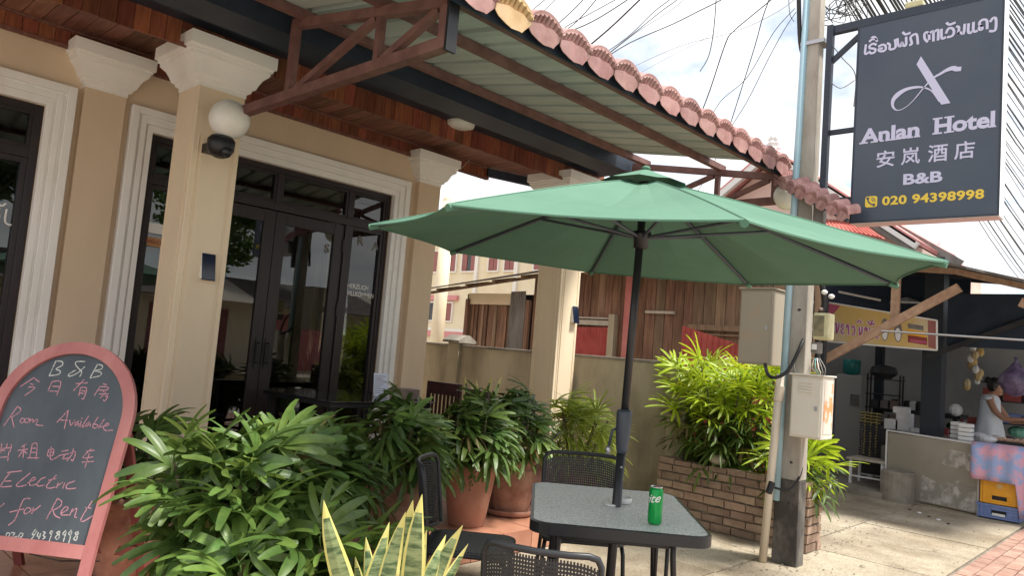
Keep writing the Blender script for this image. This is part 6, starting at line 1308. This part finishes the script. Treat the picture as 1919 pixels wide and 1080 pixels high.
o = put('canopy', cn_, 'umb', UM); sd = o.modifiers.new('t', 'SOLIDIFY'); sd.thickness = .0015
hm = MB()
for i in range(8):
    pts = [canopy_pt(i, l/8, 1.0)-Vector((0, 0, .004)) for l in range(9)]; hm.tube(pts, .0035, 5)
put('hem', hm, 'umb', UM)
sm2 = MB()
for i in range(8): sm2.tube([canopy_pt(i, 0, .1+.9*q/8)+Vector((0, 0, .001)) for q in range(9)], .003, 4)
put('seam', sm2, 'umb', UM)
vt = MB()
for i in range(8):
    a = apx+(rimpt(i)-apx)*.17+Vector((0, 0, .035)); b = apx+(rimpt(i+1)-apx)*.17+Vector((0, 0, .035)); m_ = a.lerp(b, .5)*.94+apx*.06; tpp = apx+Vector((0, 0, .055)); k_ = len(vt.v); m_.z += .012
    vt.v += [tuple(tpp), tuple(a), tuple(m_), tuple(b)]; vt.face((k_, k_+1, k_+2)); vt.face((k_, k_+2, k_+3))
put('vent_cap', vt, 'umb', UM); put('finial', MB().lathe([(.02, .05), (.022, .058), (.016, .066), (.006, .07)], apx, 14), 'umb', UM, smooth=True)
hub = Vector((uc_.x, uc_.y, 2.235)); run = Vector((uc_.x, uc_.y, 1.985))
for i in range(8):
    a = rimpt(i)-Vector((0, 0, .012)); m_ = canopy_pt(i, 0, .5)-Vector((0, 0, .014)); m2 = canopy_pt(i, 0, .8)-Vector((0, 0, .014)); m1 = canopy_pt(i, 0, .25)-Vector((0, 0, .014))
    rb = put('rib', MB().tube([hub, m1, m_, m2, a.lerp(hub, .01)], .0085, 6), 'polegrey', UM); md = canopy_pt(i, 0, .48)-Vector((0, 0, .02))
    put('strut', MB().tube([run+(md-run).normalized()*.03, md], .0075, 6), 'polegrey', rb)
    put('rib_pocket', MB().tube([a.lerp(hub, .035), a], .014, 8), 'umb', rb)
put('runner', MB().lathe([(.022, -.05), (.034, -.045), (.036, .0), (.045, .01), (.045, .03), (.022, .035)], run, 16), 'black', UM, smooth=True); put('top_hub', MB().lathe([(.022, -.03), (.04, -.02), (.04, .01), (.02, .02)], hub, 16), 'black', UM, smooth=True)
pb = Vector((2.862, 1.972, 0))
def on_pole(z): return pb.lerp(Vector((uc_.x, uc_.y, 0)), min(1, z/2.2))+Vector((0, 0, z))
put('upper_pole', MB().tube([on_pole(1.02), on_pole(2.25)], .0185, 16), 'blackmetal', UM, smooth=True); put('lower_pole', MB().tube([on_pole(.05), on_pole(1.06)], .0215, 16), 'blackmetal', UM, smooth=True)
cr_ = on_pole(1.12); put('crank_housing', MB().lathe([(.023, -.13), (.027, -.11), (.034, -.03), (.036, .05), (.034, .065), (.022, .07)], cr_, 20), 'polegrey', UM, smooth=True)
hd_ = cr_+Vector((-.035, .035, -.03)); put('crank_handle', MB().tube([cr_+Vector((-.02, .02, -.02)), hd_, hd_+Vector((-.008, .008, -.07))], .007, 8), 'polegrey', UM, smooth=True); put('crank_knob', MB().sphere(hd_+Vector((-.01, .01, -.09)), .014, 10, 7, (1, 1, 1.5)), 'galv', UM, smooth=True)
put('pole_screw', MB().sphere(on_pole(.93)+Vector((-.015, -.018, 0)), .006, 8, 6), 'galv', UM)
put('base', MB().lathe([(.24, 0), (.24, .04), (.20, .06), (.05, .07), (.03, .28), (.026, .30)], (pb.x, pb.y, .0), 32), 'black', UM, smooth=True)

# ------------------------------------------------------------------ across the road, seen only in the reflections
OP = thing('shop_row', 'low shop row with brown sheet roof across the road, mirrored in the door glass', 'building', (14, -13, 0))
put('wall', MB().box(-6, 34, -15, -12.6, -.1, 2.3), 'cream', OP)
for i in range(14): put('roof_sheet', MB().beam((-6+i*2.86, -11.7, 2.25+.0*i), (-6+i*2.86, -15, 3.25), 2.84, .03, up=(0, .3, 1)), 'rustsheet' if i % 3 else 'oldboard', OP)
for i in range(8):
    x = -4+i*4.4; put('shutter_door', MB().box(x, x+2.6, -12.6, -12.55, 0, 2.0), ('pinkpost', 'greysheet', 'cream', 'shutter')[i % 4], OP)
def tree(c, h, r_, n_, label, seed):
    r = random.Random(seed); t = thing('street_tree', label, 'tree', c, 'trees across the road'); c = Vector(c); put('trunk', MB().tube([c, c+Vector((.1, 0, h*.35)), c+Vector((0, .1, h*.6))], [.16, .12, .08], 8), 'tree_bark', t)
    for k_ in range(5):
        a = k_*1.3; put('limb', MB().tube([c+Vector((.05, 0, h*.45)), c+Vector((math.cos(a)*r_*.5, math.sin(a)*r_*.5, h*.75))], [.06, .02], 6), 'tree_bark', t)
    mb = MB()
    cl_ = [(c+Vector((r.uniform(-1, 1)*r_*.7, r.uniform(-1, 1)*r_*.7, h*.7+r.uniform(-.6, .9)*r_*.6)), r.uniform(.35, .6)*r_*.6) for _ in range(16)]
    for i in range(n_):
        cc, q = r.choice(cl_); d = Vector((r.gauss(0, 1), r.gauss(0, 1), r.gauss(0, 1))).normalized()*q*r.uniform(.5, 1.05); p = cc+d; s_ = .16; a = Vector((r.uniform(-1, 1), r.uniform(-1, 1), r.uniform(-.6, .6))).normalized()*s_; b = Vector((r.uniform(-1, 1), r.uniform(-1, 1), r.uniform(-1, 1))).normalized()*s_*.55
        mb.quad(p-a, p+b, p+a, p-b)
    o = put('crown', mb, 'tree_leaf', t); return t
tree((13.2, -17.5, -.02), 8.2, 3.6, 9000, 'leafy tree across the road, mirrored in the double door', 3)
tree((4.6, -17.5, -.02), 8.0, 3.4, 8000, 'leafy tree across the road, mirrored in the left window', 4)
